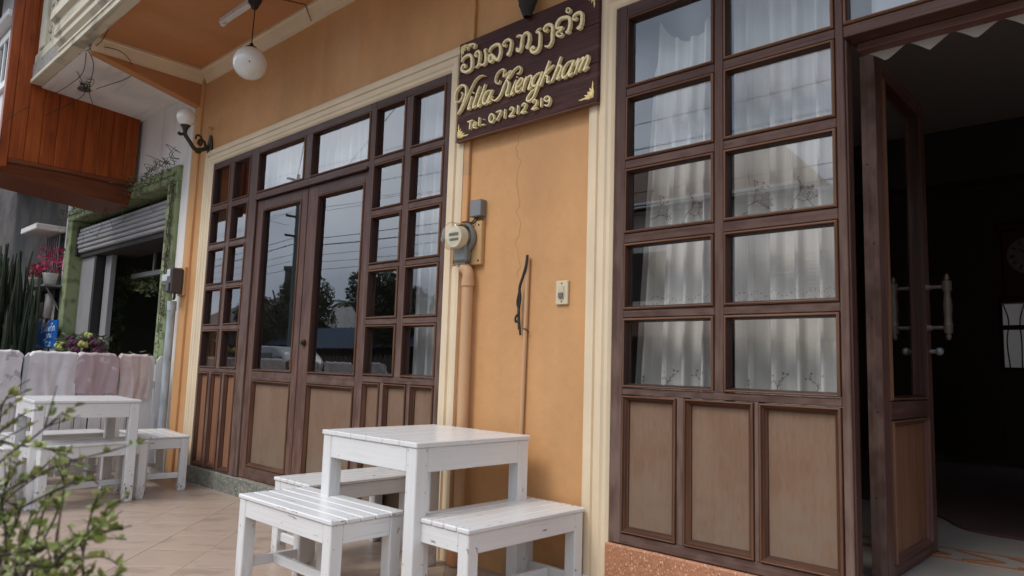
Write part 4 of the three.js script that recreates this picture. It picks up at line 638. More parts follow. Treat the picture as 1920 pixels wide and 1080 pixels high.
// ---------- the neighbouring shop ----------
{
  const t = thing('neighbour_shop', 'whitewashed neighbouring shop with a green framed opening and half raised roller shutter', 'shop building');
  const green = std({ map: tex(256, 256, (u, v) => mix([0.25, 0.3, 0.15], [0.13, 0.15, 0.08], sstep(0.45, 0.75, fbm(u, v, 8, 8, 5, 641))), true, 0.7), roughness: 0.8 });
  const greyP = std({ map: tex(256, 256, (u, v) => sc([0.3, 0.29, 0.29], 0.8 + 0.3 * fbm(u, v, 6, 4, 5, 651)), true, 1.5), roughness: 0.6 });
  part('wall', [box(-7.2, -6.942, -0.1, 3.76, -0.3, -0.006), box(-10.75, -7.2, 3.0, 3.76, -0.3, -0.006), box(-10.95, -10.752, -0.1, 3.76, -0.3, -0.004)], M.whitewash, t);
  part('wall', box(-20, -10.952, -0.1, 4.6, -0.3, -0.02), M.grey, t).userData.label = 'grey wall left of the shop front, coloured dark for the shade of the bay';
  part('soffit', prismX([[0, 3.72], [0.999, 3.79], [0.999, 3.95], [-0.1, 3.95], [-0.1, 3.72]], -14, -6.946), M.whitewash, t);
  part('green_frame', [box(-10.75, -7.202, 2.83, 2.998, -0.2, 0.04, { b: 0.01, grain: 0 }), box(-10.72, -7.23, 2.9, 2.93, 0.0401, 0.06, { b: 0.01, grain: 0 })], green, t);
  part('green_post', box(-7.43, -7.205, -0.1, 2.829, -0.2, 0.038, { b: 0.01 }), green, t); part('green_post', box(-10.75, -10.56, -0.1, 2.829, -0.2, 0.036, { b: 0.01 }), green, t);
  for (let i = 0; i < 6; i++) { const y = 2.72 - i * 0.054; part('shutter_slat', box(-10.5, -7.45, y - 0.05, y, -0.14 - 0.012 * Math.abs(i - 2.5), -0.02 - 0.012 * Math.abs(i - 2.5), { b: 0.012, grain: 0 }), greyP, t); }
  part('shutter_end', box(-10.55, -10.5, 2.36, 2.75, -0.2, -0.03), M.black, t);
  part('soffit_board', box(-10.5, -7.44, 2.335, 2.385, -0.5, -0.08), M.dark, t);
  part('jamb_panel', box(-10.55, -9.98, -0.1, 2.36, -0.16, -0.12, { b: 0.004 }), greyP, t);
  part('guide_rail', [box(-9.975, -9.9, -0.1, 2.33, -0.2, -0.1)], M.dark, t); part('guide_rail', box(-9.87, -9.66, -0.1, 2.33, -0.26, -0.2), greyP, t);
  part('transom_bar', [box(-9.65, -7.44, 2.05, 2.11, -0.5, -0.44, { grain: 0 }), box(-9.0, -8.96, 2.11, 2.33, -0.48, -0.45), box(-8.2, -8.16, 2.11, 2.33, -0.48, -0.45)], M.grmetal, t);
  part('inner_wall', [box(-12.4, -7.0, -0.1, 3.4, -4.3, -4.2), box(-7.35, -7.205, -0.1, 3.4, -4.2, -0.301), box(-12.4, -12.3, -0.1, 3.4, -4.2, -0.301), box(-12.3, -7.35, 2.95, 3.05, -4.2, -0.301)], plain(0.2, 0.2, 0.17, 0.9), t);
  part('inner_panel', [box(-11.9, -11.2, 0, 1.9, -3.2, -3.15), box(-11.1, -10.3, 0, 1.3, -3.1, -3.05)], plain(0.13, 0.26, 0.05, 0.8), t);
  part('shelf_unit', [box(-9.9, -9.86, 0, 2.0, -1.6, -1.3), box(-8.9, -8.86, 0, 2.0, -1.6, -1.3), box(-9.86, -8.9, 0.6, 0.63, -1.6, -1.3), box(-9.86, -8.9, 1.1, 1.13, -1.6, -1.3), box(-9.86, -8.9, 1.6, 1.63, -1.6, -1.3)], plain(0.16, 0.075, 0.04), t);
  // a barred window under a small awning on the grey wall
  part('awning', box(-11.75, -10.98, 2.72, 2.8, -0.02, 0.34, { b: 0.01, grain: 0 }), M.whitewash, t);
  part('window', box(-11.7, -11.0, 1.75, 2.68, -0.0195, -0.012, { b: 0.001 }), M.dark, t);
  for (let i = 0; i < 7; i++) part('window_bar', rod([-11.66 + i * 0.1, 1.72, 0.03], [-11.66 + i * 0.1, 2.7, 0.03], 0.012, 6), M.grmetal, t);
}
{ // leafy garland round the shop's inner doorway
  const n = 1500, g = new THREE.BufferGeometry(), s = new Soup();
  const path = new THREE.CatmullRomCurve3([[-10.55, 1.0, -0.6], [-10.6, 1.5, -0.6], [-10.45, 1.95, -0.6], [-10.1, 2.12, -0.6], [-9.4, 2.0, -0.55], [-8.6, 2.05, -0.55], [-7.6, 1.95, -0.5]].map(p => new THREE.Vector3(...p)));
  for (let i = 0; i < n; i++) { const P = path.getPoint(rnd()), a = rnd() * 6.28, R = 0.14 * Math.sqrt(rnd()), l = rr(0.03, 0.06); const o = [P.x + R * Math.cos(a), P.y + R * Math.sin(a), P.z + rr(-0.1, 0.1)], d = () => rr(-l, l); s.tri(o, [o[0] + d(), o[1] + d(), o[2] + d()], [o[0] + d(), o[1] + d(), o[2] + d()]); }
  tag(part('garland', s.geo(), plain(0.13, 0.16, 0.07, 0.9)), 'dusty green leaf garland hung round the dark shop doorway', 'garland');
}
{ // dry creepers along the top of the green frame
  const t = thing('dry_creeper', 'tangle of thin dry creeper stems trailing over the green shop frame', 'creeper');
  const twigM = plain(0.09, 0.065, 0.045, 0.9);
  for (let k = 0; k < 30; k++) { let x = rr(-10.9, -7.25), y = 2.93 + rr(-0.05, 0.1), z = 0.07; const p = [[x, y, z]]; for (let i = 0; i < 9; i++) { x += rr(-0.16, 0.18); y += rr(-0.09, 0.1) - (k % 3 === 0 ? 0.04 : 0); z = 0.06 + rnd() * 0.14; p.push([x, y, z]); } part('stem', tube(p, rr(0.0018, 0.0035), 26, 4), twigM, t); }
  for (let k = 0; k < 8; k++) { let y = 2.8; const x0 = rr(-7.3, -7.2), p = []; while (y > 1.2 + k * 0.1) { p.push([x0 + rr(-0.02, 0.02), y, 0.045 + rnd() * 0.02]); y -= 0.12; } part('stem', tube(p, 0.0028, 40, 4), twigM, t); }
  const s = new Soup(); for (let i = 0; i < 800; i++) { const top = rnd() < 0.6, o = top ? [rr(-10.8, -7.2) , 2.92 + rr(-0.08, 0.1), 0.07 + rnd() * 0.08] : [rr(-7.3, -7.2), rr(1.0, 2.9), 0.05 + rnd() * 0.03], d = () => rr(-0.025, 0.025); s.tri(o, [o[0] + d(), o[1] + d(), o[2] + d()], [o[0] + d(), o[1] + d(), o[2] + d()]); }
  const st = part('small_leaf', s.geo(), plain(0.1, 0.1, 0.035, 0.9), t); st.userData.kind = 'stuff';
}
{ // loose wires and a rusty plate under the soffit
  const t = thing('hanging_wires', 'loose black wires tangled under the white soffit beside the wooden bay', 'wires');
  for (const p of [[[-7.0, 3.79, 0.98], [-7.25, 3.76, 0.86], [-7.6, 3.62, 0.78], [-7.75, 3.55, 0.7]], [[-7.02, 3.8, 0.99], [-7.4, 3.72, 0.9], [-7.8, 3.7, 0.9], [-8.3, 3.68, 0.95]], [[-6.95, 3.82, 1.0], [-6.7, 3.75, 0.8], [-7.0, 3.7, 0.6], [-7.6, 3.66, 0.72]], [[-7.6, 3.78, 0.9], [-7.7, 3.68, 0.8], [-7.95, 3.66, 0.75], [-8.38, 3.5, 0.95]], [[-6.4, 3.84, 0.99], [-6.7, 3.78, 0.97], [-7.2, 3.8, 1.0]], [[-8.36, 3.55, 1.1], [-8.3, 3.3, 1.3], [-8.36, 3.1, 1.3], [-8.5, 2.9, 1.3]]]) part('wire', tube(p, 0.0035, 30, 5), M.wire, t);
  for (let k = 0; k < 4; k++) { const x = rr(-7.75, -7.6), p = [[x, 3.74, 0.8]]; for (let i = 0; i < 5; i++) p.push([x + rr(-0.06, 0.06), 3.72 - i * 0.01 + rr(-0.03, 0.03), 0.8 + rr(-0.06, 0.06)]); part('wire', tube(p, 0.003, 24, 4), M.wire, t); }
  part('plate', new THREE.CylinderGeometry(0.06, 0.06, 0.012, 20).toNonIndexed().translate(-8.0, 3.755, 0.72), plain(0.12, 0.09, 0.07), t);
}
{ // the wooden bay that juts out beyond the soffit
  const t = thing('wooden_bay', 'orange varnished timber bay with white framed windows jutting out under the neighbour eaves', 'timber bay', [-8.4, 0, 0]);
  for (let i = 0; i < 9; i++) { const z = 0.035 + i * 0.1315; part('plank', box(-0.03 - rr(0, 0.003), 0 - rr(0, 0.003), 3.0, 5.0, z, z + 0.129, { b: 0.004 }), M.plankWood, t); }
  part('corner_post', box(-0.075, 0.012, 2.9, 5.05, 1.2185, 1.3, { b: 0.006 }), M.plankWood, t);
  part('bottom_board', box(-0.02, 0.008, 2.955, 2.998, 0.03, 1.217, { grain: 2 }), M.darkPlank, t);
  { const s = new Soup(); s.quad([-0.03, 2.955, 0.03], [-0.03, 2.955, 1.27], [-0.09, 2.86, 1.27], [-0.09, 2.74, 0.05], [0, 0], [0, 1.2], [0.2, 1.2], [0.2, 0]); s.quad([-0.09, 2.74, 0.05], [-0.09, 2.86, 1.27], [-0.85, 2.86, 1.27], [-0.85, 2.74, 0.05], [0, 0], [0, 1.2], [3, 1.2], [3, 0]); part('underside', s.geo(), M.darkPlank, t); }
  for (let i = 0; i < 6; i++) part('board', box(-0.076 - (i + 1) * 0.135, -0.078 - i * 0.135, 2.9, 5.0, 1.23, 1.25, { b: 0.003 }), M.picketPaint, t);
  const win = (x) => { const w = part('window', ring(x - 0.56, x, 3.76, 4.36, [[0, 1.2505], [0, 1.285], [0.07, 1.285], [0.07, 1.25]]), M.glaze, t); part('pane', box(x - 0.49, x - 0.07, 3.83, 4.29, 1.2505, 1.256, { b: 0 }), plain(0.05, 0.03, 0.035, 0.1), w); part('glazing_bar', box(x - 0.3, x - 0.26, 3.83, 4.29, 1.2565, 1.28), M.glaze, w); };
  win(-0.12); part('back_side', box(-0.9, -0.88, 2.9, 5.0, 0.03, 1.25), M.plankWood, t);
  part('eave_board', box(-0.9, -0.08, 4.47, 4.54, 1.25, 1.34, { b: 0.006, grain: 0 }), M.glaze, t);
  part('eave', box(-4, 0.4, 5.05, 5.12, -0.2, 2.0), M.dark, t);
}
{ // pot plants beyond the fence
  const fl = (label, name, cx, cy, cz, R, cols, n, seedv) => {
    const t = thing(name, label, 'flowers', [cx, 0, cz]);
    part('pot', lathe([[0.001, 0.62], [R * 0.6, 0.62], [R * 0.75, cy - 0.1], [R * 0.8, cy - 0.08], [R * 0.7, cy - 0.08], [0.001, cy - 0.1]], 18), plain(0.3, 0.16, 0.1), t);
    part('stand', rod([0, 0, 0], [0, 0.62, 0], R * 0.4, 12), M.grmetal, t);
    const gs = cols.map(() => []), s = new Soup();
    for (let i = 0; i < n; i++) { const a = rnd() * 6.28, q = Math.sqrt(rnd()), x = R * q * Math.cos(a), z = R * q * Math.sin(a), y = cy + R * 0.75 * Math.sqrt(Math.max(0, 1 - q * q)) * rr(0.6, 1.15) - 0.06, k = Math.floor(rnd() * cols.length), r = rr(0.022, 0.038) * R / 0.17; for (let p = 0; p < 7; p++) { const b = p * 0.9; gs[k].push(sphere(r * 0.55, x + r * 0.6 * Math.cos(b), y + r * 0.3 * Math.sin(b * 2), z + r * 0.6 * Math.sin(b), 7, 5)); } }
    for (let i = 0; i < n * 4; i++) { const a = rnd() * 6.28, q = Math.sqrt(rnd()) * 1.1, o = [R * q * Math.cos(a), cy + rr(-0.1, 0.55) * R, R * q * Math.sin(a)], d = () => rr(-0.045, 0.045); s.tri(o, [o[0] + d(), o[1] + d(), o[2] + d()], [o[0] + d(), o[1] + d(), o[2] + d()]); }
    cols.forEach((c, k) => { if (gs[k].length) part('blossom', gs[k], plain(c[0], c[1], c[2], 0.8), t).userData.label = c[3]; });
    part('foliage', s.geo(), plain(0.06, 0.09, 0.035, 0.8), t);
  };
  const purple = [0.085, 0.025, 0.05, 'dark purple blossoms'], lime = [0.42, 0.42, 0.12, 'lime green blossoms'];
  fl('pot of dark purple and lime flowers peeping over the fence', 'flower_pot', -7.5, 1.15, 0.65, 0.2, [purple, purple, purple, lime], 46, 1);
  fl('pot of small blue flowers over the fence next to the grey pipe', 'flower_pot', -7.5, 1.06, 0.17, 0.12, [[0.08, 0.16, 0.5, 'blue blossoms'], [0.09, 0.16, 0.12, 'grey green buds']], 9, 2);
}
{ // a shelf with pots by the grey wall
  const t = thing('wall_shelf', 'narrow dark shelf on brackets beside the green post, holding two pots', 'shelf', [-11.2, 1.98, 0.1]);
  part('board', box(-0.55, 0.5, -0.03, 0, -0.1, 0.14, { grain: 0 }), M.grmetal, t); for (const x of [0.42, -0.4]) part('bracket', rod([x, -0.38, -0.1], [x, -0.03, 0.1], 0.014, 6), M.grmetal, t);
  const pot = (label, x, h, c, flower, fr) => { const p = thing('shelf_pot', label, 'flower pot', [-11.2 + x, 1.981, 0.12]); part('pot', lathe([[0.001, 0], [0.07, 0], [0.09, h], [0.1, h + 0.02], [0.08, h + 0.02], [0.001, h - 0.02]], 14), plain(...c), p); const s = new Soup(); for (let i = 0; i < 160; i++) { const a = rnd() * 6.28, q = Math.sqrt(rnd()), o = [fr * q * Math.cos(a), h + rr(0.05, 0.05 + fr * 1.3), fr * 0.7 * q * Math.sin(a)], d = () => rr(-0.05, 0.05); s.tri(o, [o[0] + d(), o[1] + d(), o[2] + d()], [o[0] + d(), o[1] + d(), o[2] + d()]); } part('blossom', s.geo(), plain(...flower, 0.8), p); };
  pot('white pot of crimson flowers at the right end of the dark shelf', 0.24, 0.14, [0.6, 0.57, 0.52], [0.42, 0.03, 0.09], 0.26); pot('small white pot of red flowers at the left end of the dark shelf', -0.42, 0.12, [0.55, 0.52, 0.5], [0.35, 0.05, 0.06], 0.12);
  const u = thing('grey_box', 'small brown grey box with a cable hanging below the dark shelf', 'box', [-10.95, 1.55, 0.12]); part('case', box(-0.28, 0.02, 0.0, 0.2, -0.13, 0.05, { b: 0.01 }), plain(0.12, 0.1, 0.09), u); part('cable', [tube([[0.0, 0.02, 0], [0.12, -0.06, 0.05], [0.05, -0.12, 0.02], [0.2, -0.05, 0]], 0.015, 20), tube([[0.05, 0.3, 0], [0.14, 0.15, 0.02], [0.1, 0, 0.02]], 0.05, 14)], plain(0.3, 0.27, 0.25), u);
}
{ // the blue hand-painted board
  const c = document.createElement('canvas'); c.width = 512; c.height = 320; const x = c.getContext('2d'); x.fillStyle = '#1560b4'; x.fillRect(0, 0, 512, 320); x.globalAlpha = 0.12; for (let i = 0; i < 400; i++) { x.fillStyle = rnd() > 0.5 ? '#0a3f86' : '#3d8be0'; x.fillRect(rnd() * 512, rnd() * 320, 20, 3); } x.globalAlpha = 1;
  x.strokeStyle = '#dfe8f2'; x.lineCap = x.lineJoin = 'round'; x.lineWidth = 13;
  const S = (...q) => { x.beginPath(); x.moveTo(q[0], q[1]); for (let i = 2; i < q.length; i += 2) x.lineTo(q[i], q[i + 1]); x.stroke(); };
  S(150, 70, 105, 62, 92, 88, 140, 104, 142, 132, 96, 136); S(104, 40, 122, 50, 142, 36); S(178, 78, 178, 120, 204, 126, 214, 76); S(238, 80, 238, 124, 262, 118, 264, 78); S(288, 82, 300, 122, 322, 116, 326, 76); S(300, 98, 322, 96); S(350, 124, 350, 78, 380, 66, 396, 84, 394, 124); S(420, 120, 422, 74, 452, 66, 462, 118); S(360, 46, 384, 30, 398, 44);
  S(250, 170, 262, 158, 276, 172, 274, 200); S(300, 200, 304, 164, 330, 158, 336, 196); S(356, 164, 358, 196, 384, 192, 386, 160); S(274, 200, 240, 228, 190, 236, 204, 222);
  S(230, 256, 300, 250); S(266, 254, 262, 300); S(322, 298, 328, 299); S(372, 250, 350, 270, 354, 298, 382, 296, 392, 268, 372, 250);
  const t = new THREE.CanvasTexture(c); t.colorSpace = THREE.SRGBColorSpace;
  const g = thing('blue_sign', 'small blue board with white hand painted Lao lettering beside the green post', 'sign', [-10.82, 1.15, 0.13]);
  part('board', box(-0.42, 0.42, 0, 0.36, -0.02, -0.001), plain(0.01, 0.11, 0.42), g); const f = part('painted_face', new THREE.PlaneGeometry(0.836, 0.356), std({ map: t, roughness: 0.45 }), g); f.position.set(0, 0.18, 0.001);
  part('leg', [box(-0.18, -0.03, -1.15, -0.001, -0.04, -0.0205), box(0.12, 0.3, -1.15, -0.001, -0.04, -0.0205), box(-0.1, 0.02, 0.36, 0.62, -0.06, -0.03)], M.picketPaint, g);
}
{ // the tall cactus hedge
  const star = new THREE.Shape(); for (let i = 0; i < 10; i++) { const a = i * Math.PI / 5, r = i % 2 ? 0.55 : 1; i ? star.lineTo(r * Math.cos(a), r * Math.sin(a)) : star.moveTo(r * Math.cos(a), r * Math.sin(a)); }
  const t = thing('tall_cactus', 'tall dark green cactus of many upright ribbed stems against the grey wall', 'cactus', [-11.2, 0, 0.75]);
  const mats = [plain(0.03, 0.048, 0.022, 0.8), plain(0.045, 0.06, 0.03, 0.8), plain(0.022, 0.035, 0.018, 0.85)];
  for (let i = 0; i < 295; i++) {
    const x = rr(-1.7, 0.62), z = rr(-0.5, 0.4), edge = Math.min(1, (0.75 - x) * 1.6), h = Math.max(0.9, (2.5 + 0.55 * fbm(clamp(x / 4 + 0.5), 0.3, 12, 12, 3, 801) - 0.25) * (0.62 + 0.38 * edge) * rr(0.62, 1.03)), r = rr(0.016, 0.03), base = rr(0.3, 1.7);
    const g = new THREE.ExtrudeGeometry(star, { depth: 1, steps: 7, bevelEnabled: false }), p = g.attributes.position, lean = rr(-0.1, 0.1), lz = rr(-0.06, 0.06), ph = rnd() * 6;
    for (let k = 0; k < p.count; k++) { const v = p.getZ(k), w = r * (1 - 0.6 * v ** 5) * (1 + 0.12 * Math.sin(v * 26 + ph)), X = p.getX(k) * w, Z = p.getY(k) * w; p.setXYZ(k, x + X + lean * v * v + 0.015 * Math.sin(v * 5 + ph), base + (h - base) * v, z + Z + lz * v * v); }
    g.computeVertexNormals(); part('stem', g, mats[i % 3], t);
  }
}

// ---------- the bush in front ----------
{
  const t = thing('garden_bush', 'twiggy green shrub with small round leaves at the bottom left, close to the viewer', 'bush', [0, 0, 0]);
  const bark = plain(0.045, 0.03, 0.022, 0.9), B = [
  '-1390,874,2542 -1420,961,2510 -1405,1009,2495 -1420,1029,2467', // A
  '-1326,914,2544 -1281,964,2524 -1274,983,2504 -1333,984,2467', // B
  '-1244,893,2550 -1241,929,2523 -1295,943,2485 -1249,986,2459', // C
  '-1230,851,2549 -1202,892,2515 -1204,915,2462 -1156,933,2423 -1175,945,2364', // D
  '-1170,794,2561 -1139,810,2521 -1145,814,2477 -1131,821,2442 -1076,840,2409', // E
  '-1151,802,2506 -1132,813,2474 -1103,823,2444 -1072,823,2415', // F
  '-1157,739,2477 -1146,813,2480 -1174,873,2469 -1191,916,2464', // G
  '-1230,724,2487 -1262,798,2473 -1231,857,2473 -1262,897,2441', // H
  '-1079,748,2463 -1126,798,2451 -1132,854,2443 -1082,887,2452', // I
  '-1057,783,2548 -1059,799,2516 -1101,799,2468 -1056,807,2444 -1061,794,2427', // J
  '-1327,801,2520 -1348,850,2493 -1336,874,2469 -1329,890,2447', // K
  '-1082,813,2487 -1079,846,2453 -1099,865,2432 -1082,875,2423', // L
  '-1207,738,2525 -1221,821,2523 -1241,869,2527 -1220,908,2519', // M
  '-1027,778,2549 -1079,807,2529 -1073,792,2494 -1058,780,2466', // N
  '-1273,942,2543 -1277,936,2509 -1232,937,2492 -1271,925,2452', // O
  ].map(s => s.split(' ').map(q => q.split(',').map(v => v / 1000)));
  for (const b of [4, 5, 6, 8, 9, 11, 12, 13].map(k => B[k])) B.push(b.map(([x, y, z], i) => [x + rr(-0.045, 0.03), y + rr(-0.05, 0.012) - 0.02, z + rr(-0.02, 0.035)]));
  for (const k of [0, 1, 2, 3, 7, 10, 12, 6]) B.push(B[k].map(([x, y, z]) => [x - 0.03 + rr(-0.02, 0.02), y - 0.05 + rr(-0.03, 0.01), z + 0.03 + rr(-0.02, 0.02)]));
  const base = [-1.2, 0.42, 2.62];
  part('pot', lathe([[0.001, 0], [0.15, 0], [0.2, 0.36], [0.22, 0.4], [0.19, 0.4], [0.18, 0.36], [0.001, 0.35]], 24).translate(base[0], 0, base[2]), plain(0.28, 0.14, 0.08), t);
  const leafG = (l, w, c) => { const s = new Soup(), n = 5, P = (u, k) => { const ww = w * Math.sin(Math.PI * (0.06 + 0.94 * u) ** 0.8) * (1 - 0.15 * u); return [k * ww, c * (u - u * u) * l + Math.abs(k) * ww * 0.18, u * l]; }; for (let i = 0; i < n; i++) for (const k of [-1, 1]) { const a = P(i / n, 0), b = P((i + 1) / n, 0), d = P((i + 1) / n, k), e = P(i / n, k); s.quad(a, b, d, e); } return s.geo(); };
  const LG = [leafG(0.0145, 0.005, 0.3), leafG(0.012, 0.0046, 0.5), leafG(0.016, 0.0054, 0.15), leafG(0.0095, 0.0042, 0.4)];
  const lm = (r, g, b) => new THREE.MeshPhysicalMaterial({ color: lin(r, g, b), roughness: 0.5, transmission: 0.35, thickness: 0, side: THREE.DoubleSide });
  const LM = [lm(0.27, 0.31, 0.08), lm(0.33, 0.36, 0.11), lm(0.19, 0.25, 0.065), lm(0.14, 0.19, 0.065), lm(0.4, 0.39, 0.13)];
  let n = 0; const yellow = lm(0.42, 0.3, 0.03);
  const extra = []; const put = (P, T) => { if (n > 290) { const g = LG[Math.floor(rnd() * 4)].clone().scale(1, 1, 1).rotateZ(rr(-0.6, 0.6)).applyQuaternion(new THREE.Quaternion().setFromUnitVectors(new THREE.Vector3(0, 0, 1), new THREE.Vector3(rr(-1, 1), rr(-0.15, 1), rr(-1, 1)).normalize())).translate(P.x, P.y, P.z); extra.push(g); return; } const m = part('leaf', LG[Math.floor(rnd() * 4)], n % 61 === 7 ? yellow : LM[Math.floor(rnd() * 5)], t); m.position.copy(P); const d = new THREE.Vector3(rr(-1, 1), rr(-0.15, 1), rr(-1, 1)).addScaledVector(T, 0.5).normalize(); m.quaternion.setFromUnitVectors(new THREE.Vector3(0, 0, 1), d); m.rotateZ(rr(-0.6, 0.6)); m.scale.setScalar(rr(0.75, 1.25)); n++; };
  for (const b of B) {
    const p0 = b[0], pts = [base, [(base[0] * 2 + p0[0]) / 3 + rr(-0.02, 0.02), base[1] + (p0[1] - base[1]) * 0.45, (base[2] * 2 + p0[2]) / 3 + rr(-0.02, 0.02)], ...b], cv = new THREE.CatmullRomCurve3(pts.map(q => new THREE.Vector3(...q)));
    const g = new THREE.TubeGeometry(cv, 44, 1, 5, false), p = g.attributes.position, nn = 6;
    for (let i = 0; i <= 44; i++) { const c = cv.getPointAt(i / 44), r = (0.0042 * (1 - i / 44) + 0.00085) * (i % 4 === 0 ? 1.35 : 1); for (let k = 0; k < nn; k++) { const q = i * nn + k; p.setXYZ(q, c.x + (p.getX(q) - c.x) * r, c.y + (p.getY(q) - c.y) * r, c.z + (p.getZ(q) - c.z) * r); } }
    g.computeVertexNormals(); const br = part('branch', g, bark, t);
    for (let i = 0; i < 15; i++) { const u = rr(0.5, 1), P = cv.getPointAt(u), T = cv.getTangentAt(u); put(P, T); put(P, T); if (rnd() < 0.6) put(P, T); }
    for (let k = 0; k < 5; k++) { const u = rr(0.45, 0.95), P = cv.getPointAt(u), D = cv.getTangentAt(u).add(new THREE.Vector3(rr(-1, 1), rr(-0.3, 0.9), rr(-1, 1))).normalize(), L = rr(0.03, 0.07), e = P.clone().addScaledVector(D, L); part('twig', rod(P.toArray(), e.toArray(), 0.0013, 5, 0.0006), bark, br); for (let i = 0; i < 4; i++) put(P.clone().lerp(e, rr(0.3, 1)), D); }
  }
  if (extra.length) part('foliage', extra, LM[0], t).userData.kind = 'stuff';
}

// ---------- across the street: what the glass mirrors, and added unseen sky blockers ----------
function leafCloud(cx, cy, cz, R, H, n, l) { const s = new Soup(); const lobes = []; for (let i = 0; i < 9; i++) lobes.push([cx + rr(-0.6, 0.6) * R, cy + rr(-0.5, 0.5) * H, cz + rr(-0.6, 0.6) * R, rr(0.35, 0.6)]); for (let i = 0; i < n; i++) { const L = lobes[i % 9], a = rnd() * 6.28, b = Math.acos(rr(-1, 1)), q = L[3] * Math.cbrt(rr(0.3, 1)), o = [L[0] + R * q * Math.sin(b) * Math.cos(a), L[1] + H * q * Math.cos(b), L[2] + R * q * Math.sin(b) * Math.sin(a)], d = () => rr(-l, l); s.tri(o, [o[0] + d(), o[1] + d(), o[2] + d()], [o[0] + d(), o[1] + d(), o[2] + d()]); } return s.geo(); }
function tree(label, x, z, h, R, shade, n = 12000) { const t = thing('street_tree', label, 'tree', [x, -0.16, z]); part('trunk', [rod([0, 0, 0], [0.2, h * 0.5, 0], 0.2, 8, 0.13), rod([0.2, h * 0.5, 0], [0.7, h * 0.78, 0.3], 0.1, 7, 0.04), rod([0.2, h * 0.48, 0], [-0.6, h * 0.8, -0.2], 0.1, 7, 0.04)], plain(0.08, 0.06, 0.045), t); part('crown', leafCloud(0, h * 0.64, 0, R, h * 0.38, n, 0.17), plain(...shade, 0.85), t); }
tree('dense dark tree by the power pole across the street', -35, 16.5, 6.2, 2.9, [0.035, 0.05, 0.022]);
tree('dark broad tree across the street in front of the blue roofed shed', -24.6, 16.4, 5.6, 2.1, [0.03, 0.045, 0.018]);
tree('low mid green tree beyond the wall behind the blue roof', -30, 22.5, 4.2, 1.6, [0.05, 0.075, 0.03]);
tree('tall grey green tree left of the dark house across the street', -66, 20, 8, 3.6, [0.045, 0.06, 0.03]);
{
  const t = thing('palm_tree', 'coconut palm rising over the white wall across the street', 'palm tree', [-49, -0.16, 30]);
  part('trunk', tube([[0, 0, 0], [0.2, 2.5, 0], [0.1, 5, 0.1], [0.3, 6.2, 0]], 0.16, 20, 8), plain(0.12, 0.1, 0.08), t);
  for (let k = 0; k < 13; k++) { const a = k * 0.483 * 2 + rr(-0.2, 0.2), s = new Soup(), L = rr(1.7, 2.3), up = rr(0.2, 1.1), P = u => { const r = L * u; return [0.3 + r * Math.cos(a), 6.2 + up * 1.3 * u - 1.9 * u * u, r * Math.sin(a)]; }; for (let i = 0; i < 14; i++) { const A = P(i / 14), B = P((i + 1) / 14), w = 0.5 * Math.sin(Math.PI * (0.1 + 0.85 * i / 14)), nx = -Math.sin(a), nz = Math.cos(a); for (const q of [-1, 1]) s.tri(A, B, [A[0] + q * nx * w, A[1] - 0.25 * w, A[2] + q * nz * w]); } part('frond', s.geo(), plain(0.045, 0.065, 0.025), t); }
}
{
  const t = thing('opposite_house', 'white house across the street with a brown tiled gable roof and louvred window', 'house', [-12, -0.16, 16]);
  part('wall', box(-6, 5.6, 0, 6.3, 0, 6), M.whitewash, t);
  const roofM = std({ map: tex(256, 256, (u, v) => mix([0.12, 0.07, 0.05], [0.2, 0.13, 0.1], fbm(u, v, 12, 12, 4, 831)), true, 1.2), roughness: 0.9 });
  { const s = new Soup(), E = 6.35, Rg = 8.7; s.quad([-6.6, E, -0.7], [4.9, E, -0.7], [3.1, Rg, 3], [-5.2, Rg, 3], [0, 0], [11, 0], [10, 4], [1, 4]); s.quad([-6.6, E, 6.7], [4.9, E, 6.7], [3.1, Rg, 3], [-5.2, Rg, 3], [0, 0], [11, 0], [10, 4], [1, 4]); s.tri([4.9, E, -0.7], [4.9, E, 6.7], [3.1, Rg, 3], [0, 0], [7, 0], [4, 3]); s.tri([-6.6, E, -0.7], [-6.6, E, 6.7], [-5.2, Rg, 3], [0, 0], [7, 0], [4, 3]); part('roof', s.geo(), roofM, t); }
  for (let i = 0; i < 40; i++) part('ridge_tile', sphere(0.14, -5.1 + i * 0.21, 8.72, 3, 8, 6), roofM, t);
  part('fascia', box(-6.7, 5, 6.2, 6.36, -0.8, -0.72), M.glaze, t);
  for (let i = 0; i < 13; i++) part('louvre', box(3.4, 5.4, 3.2 + i * 0.1, 3.28 + i * 0.1, -0.1, -0.03).translate(0, 0.16, 0), M.whitewash, t);
  part('window', box(-4, -2.4, 3.4, 4.9, -0.02, -0.005), M.dark, t); part('window', box(-0.8, 0.8, 3.4, 4.9, -0.02, -0.005), M.dark, t);
  part('awning', box(-6, 5.8, 2.2, 2.75, -1.6, -0.02), std({ color: lin(0.17, 0.075, 0.05) }), t); part('shopfront', box(-5.6, 5.2, 0, 2.2, -0.06, -0.02), M.dark, t);
}
{
  const t = thing('dark_house', 'low dark timber house across the street at the far left', 'house', [-37.5, -0.16, 14.5]); part('wall', box(-3, 2.2, 0, 3, 0, 5), M.grey, t);
  const s = new Soup(); s.quad([-3.6, 2.9, -0.8], [2.8, 2.9, -0.8], [2.8, 4.6, 2.5], [-3.6, 4.6, 2.5]); s.quad([-3.6, 2.9, 5.8], [2.8, 2.9, 5.8], [2.8, 4.6, 2.5], [-3.6, 4.6, 2.5]); part('roof', s.geo(), plain(0.1, 0.07, 0.06), t); part('door', box(-0.5, 0.6, 0, 2.1, -0.05, -0.01), plain(0.3, 0.28, 0.25), t);
}
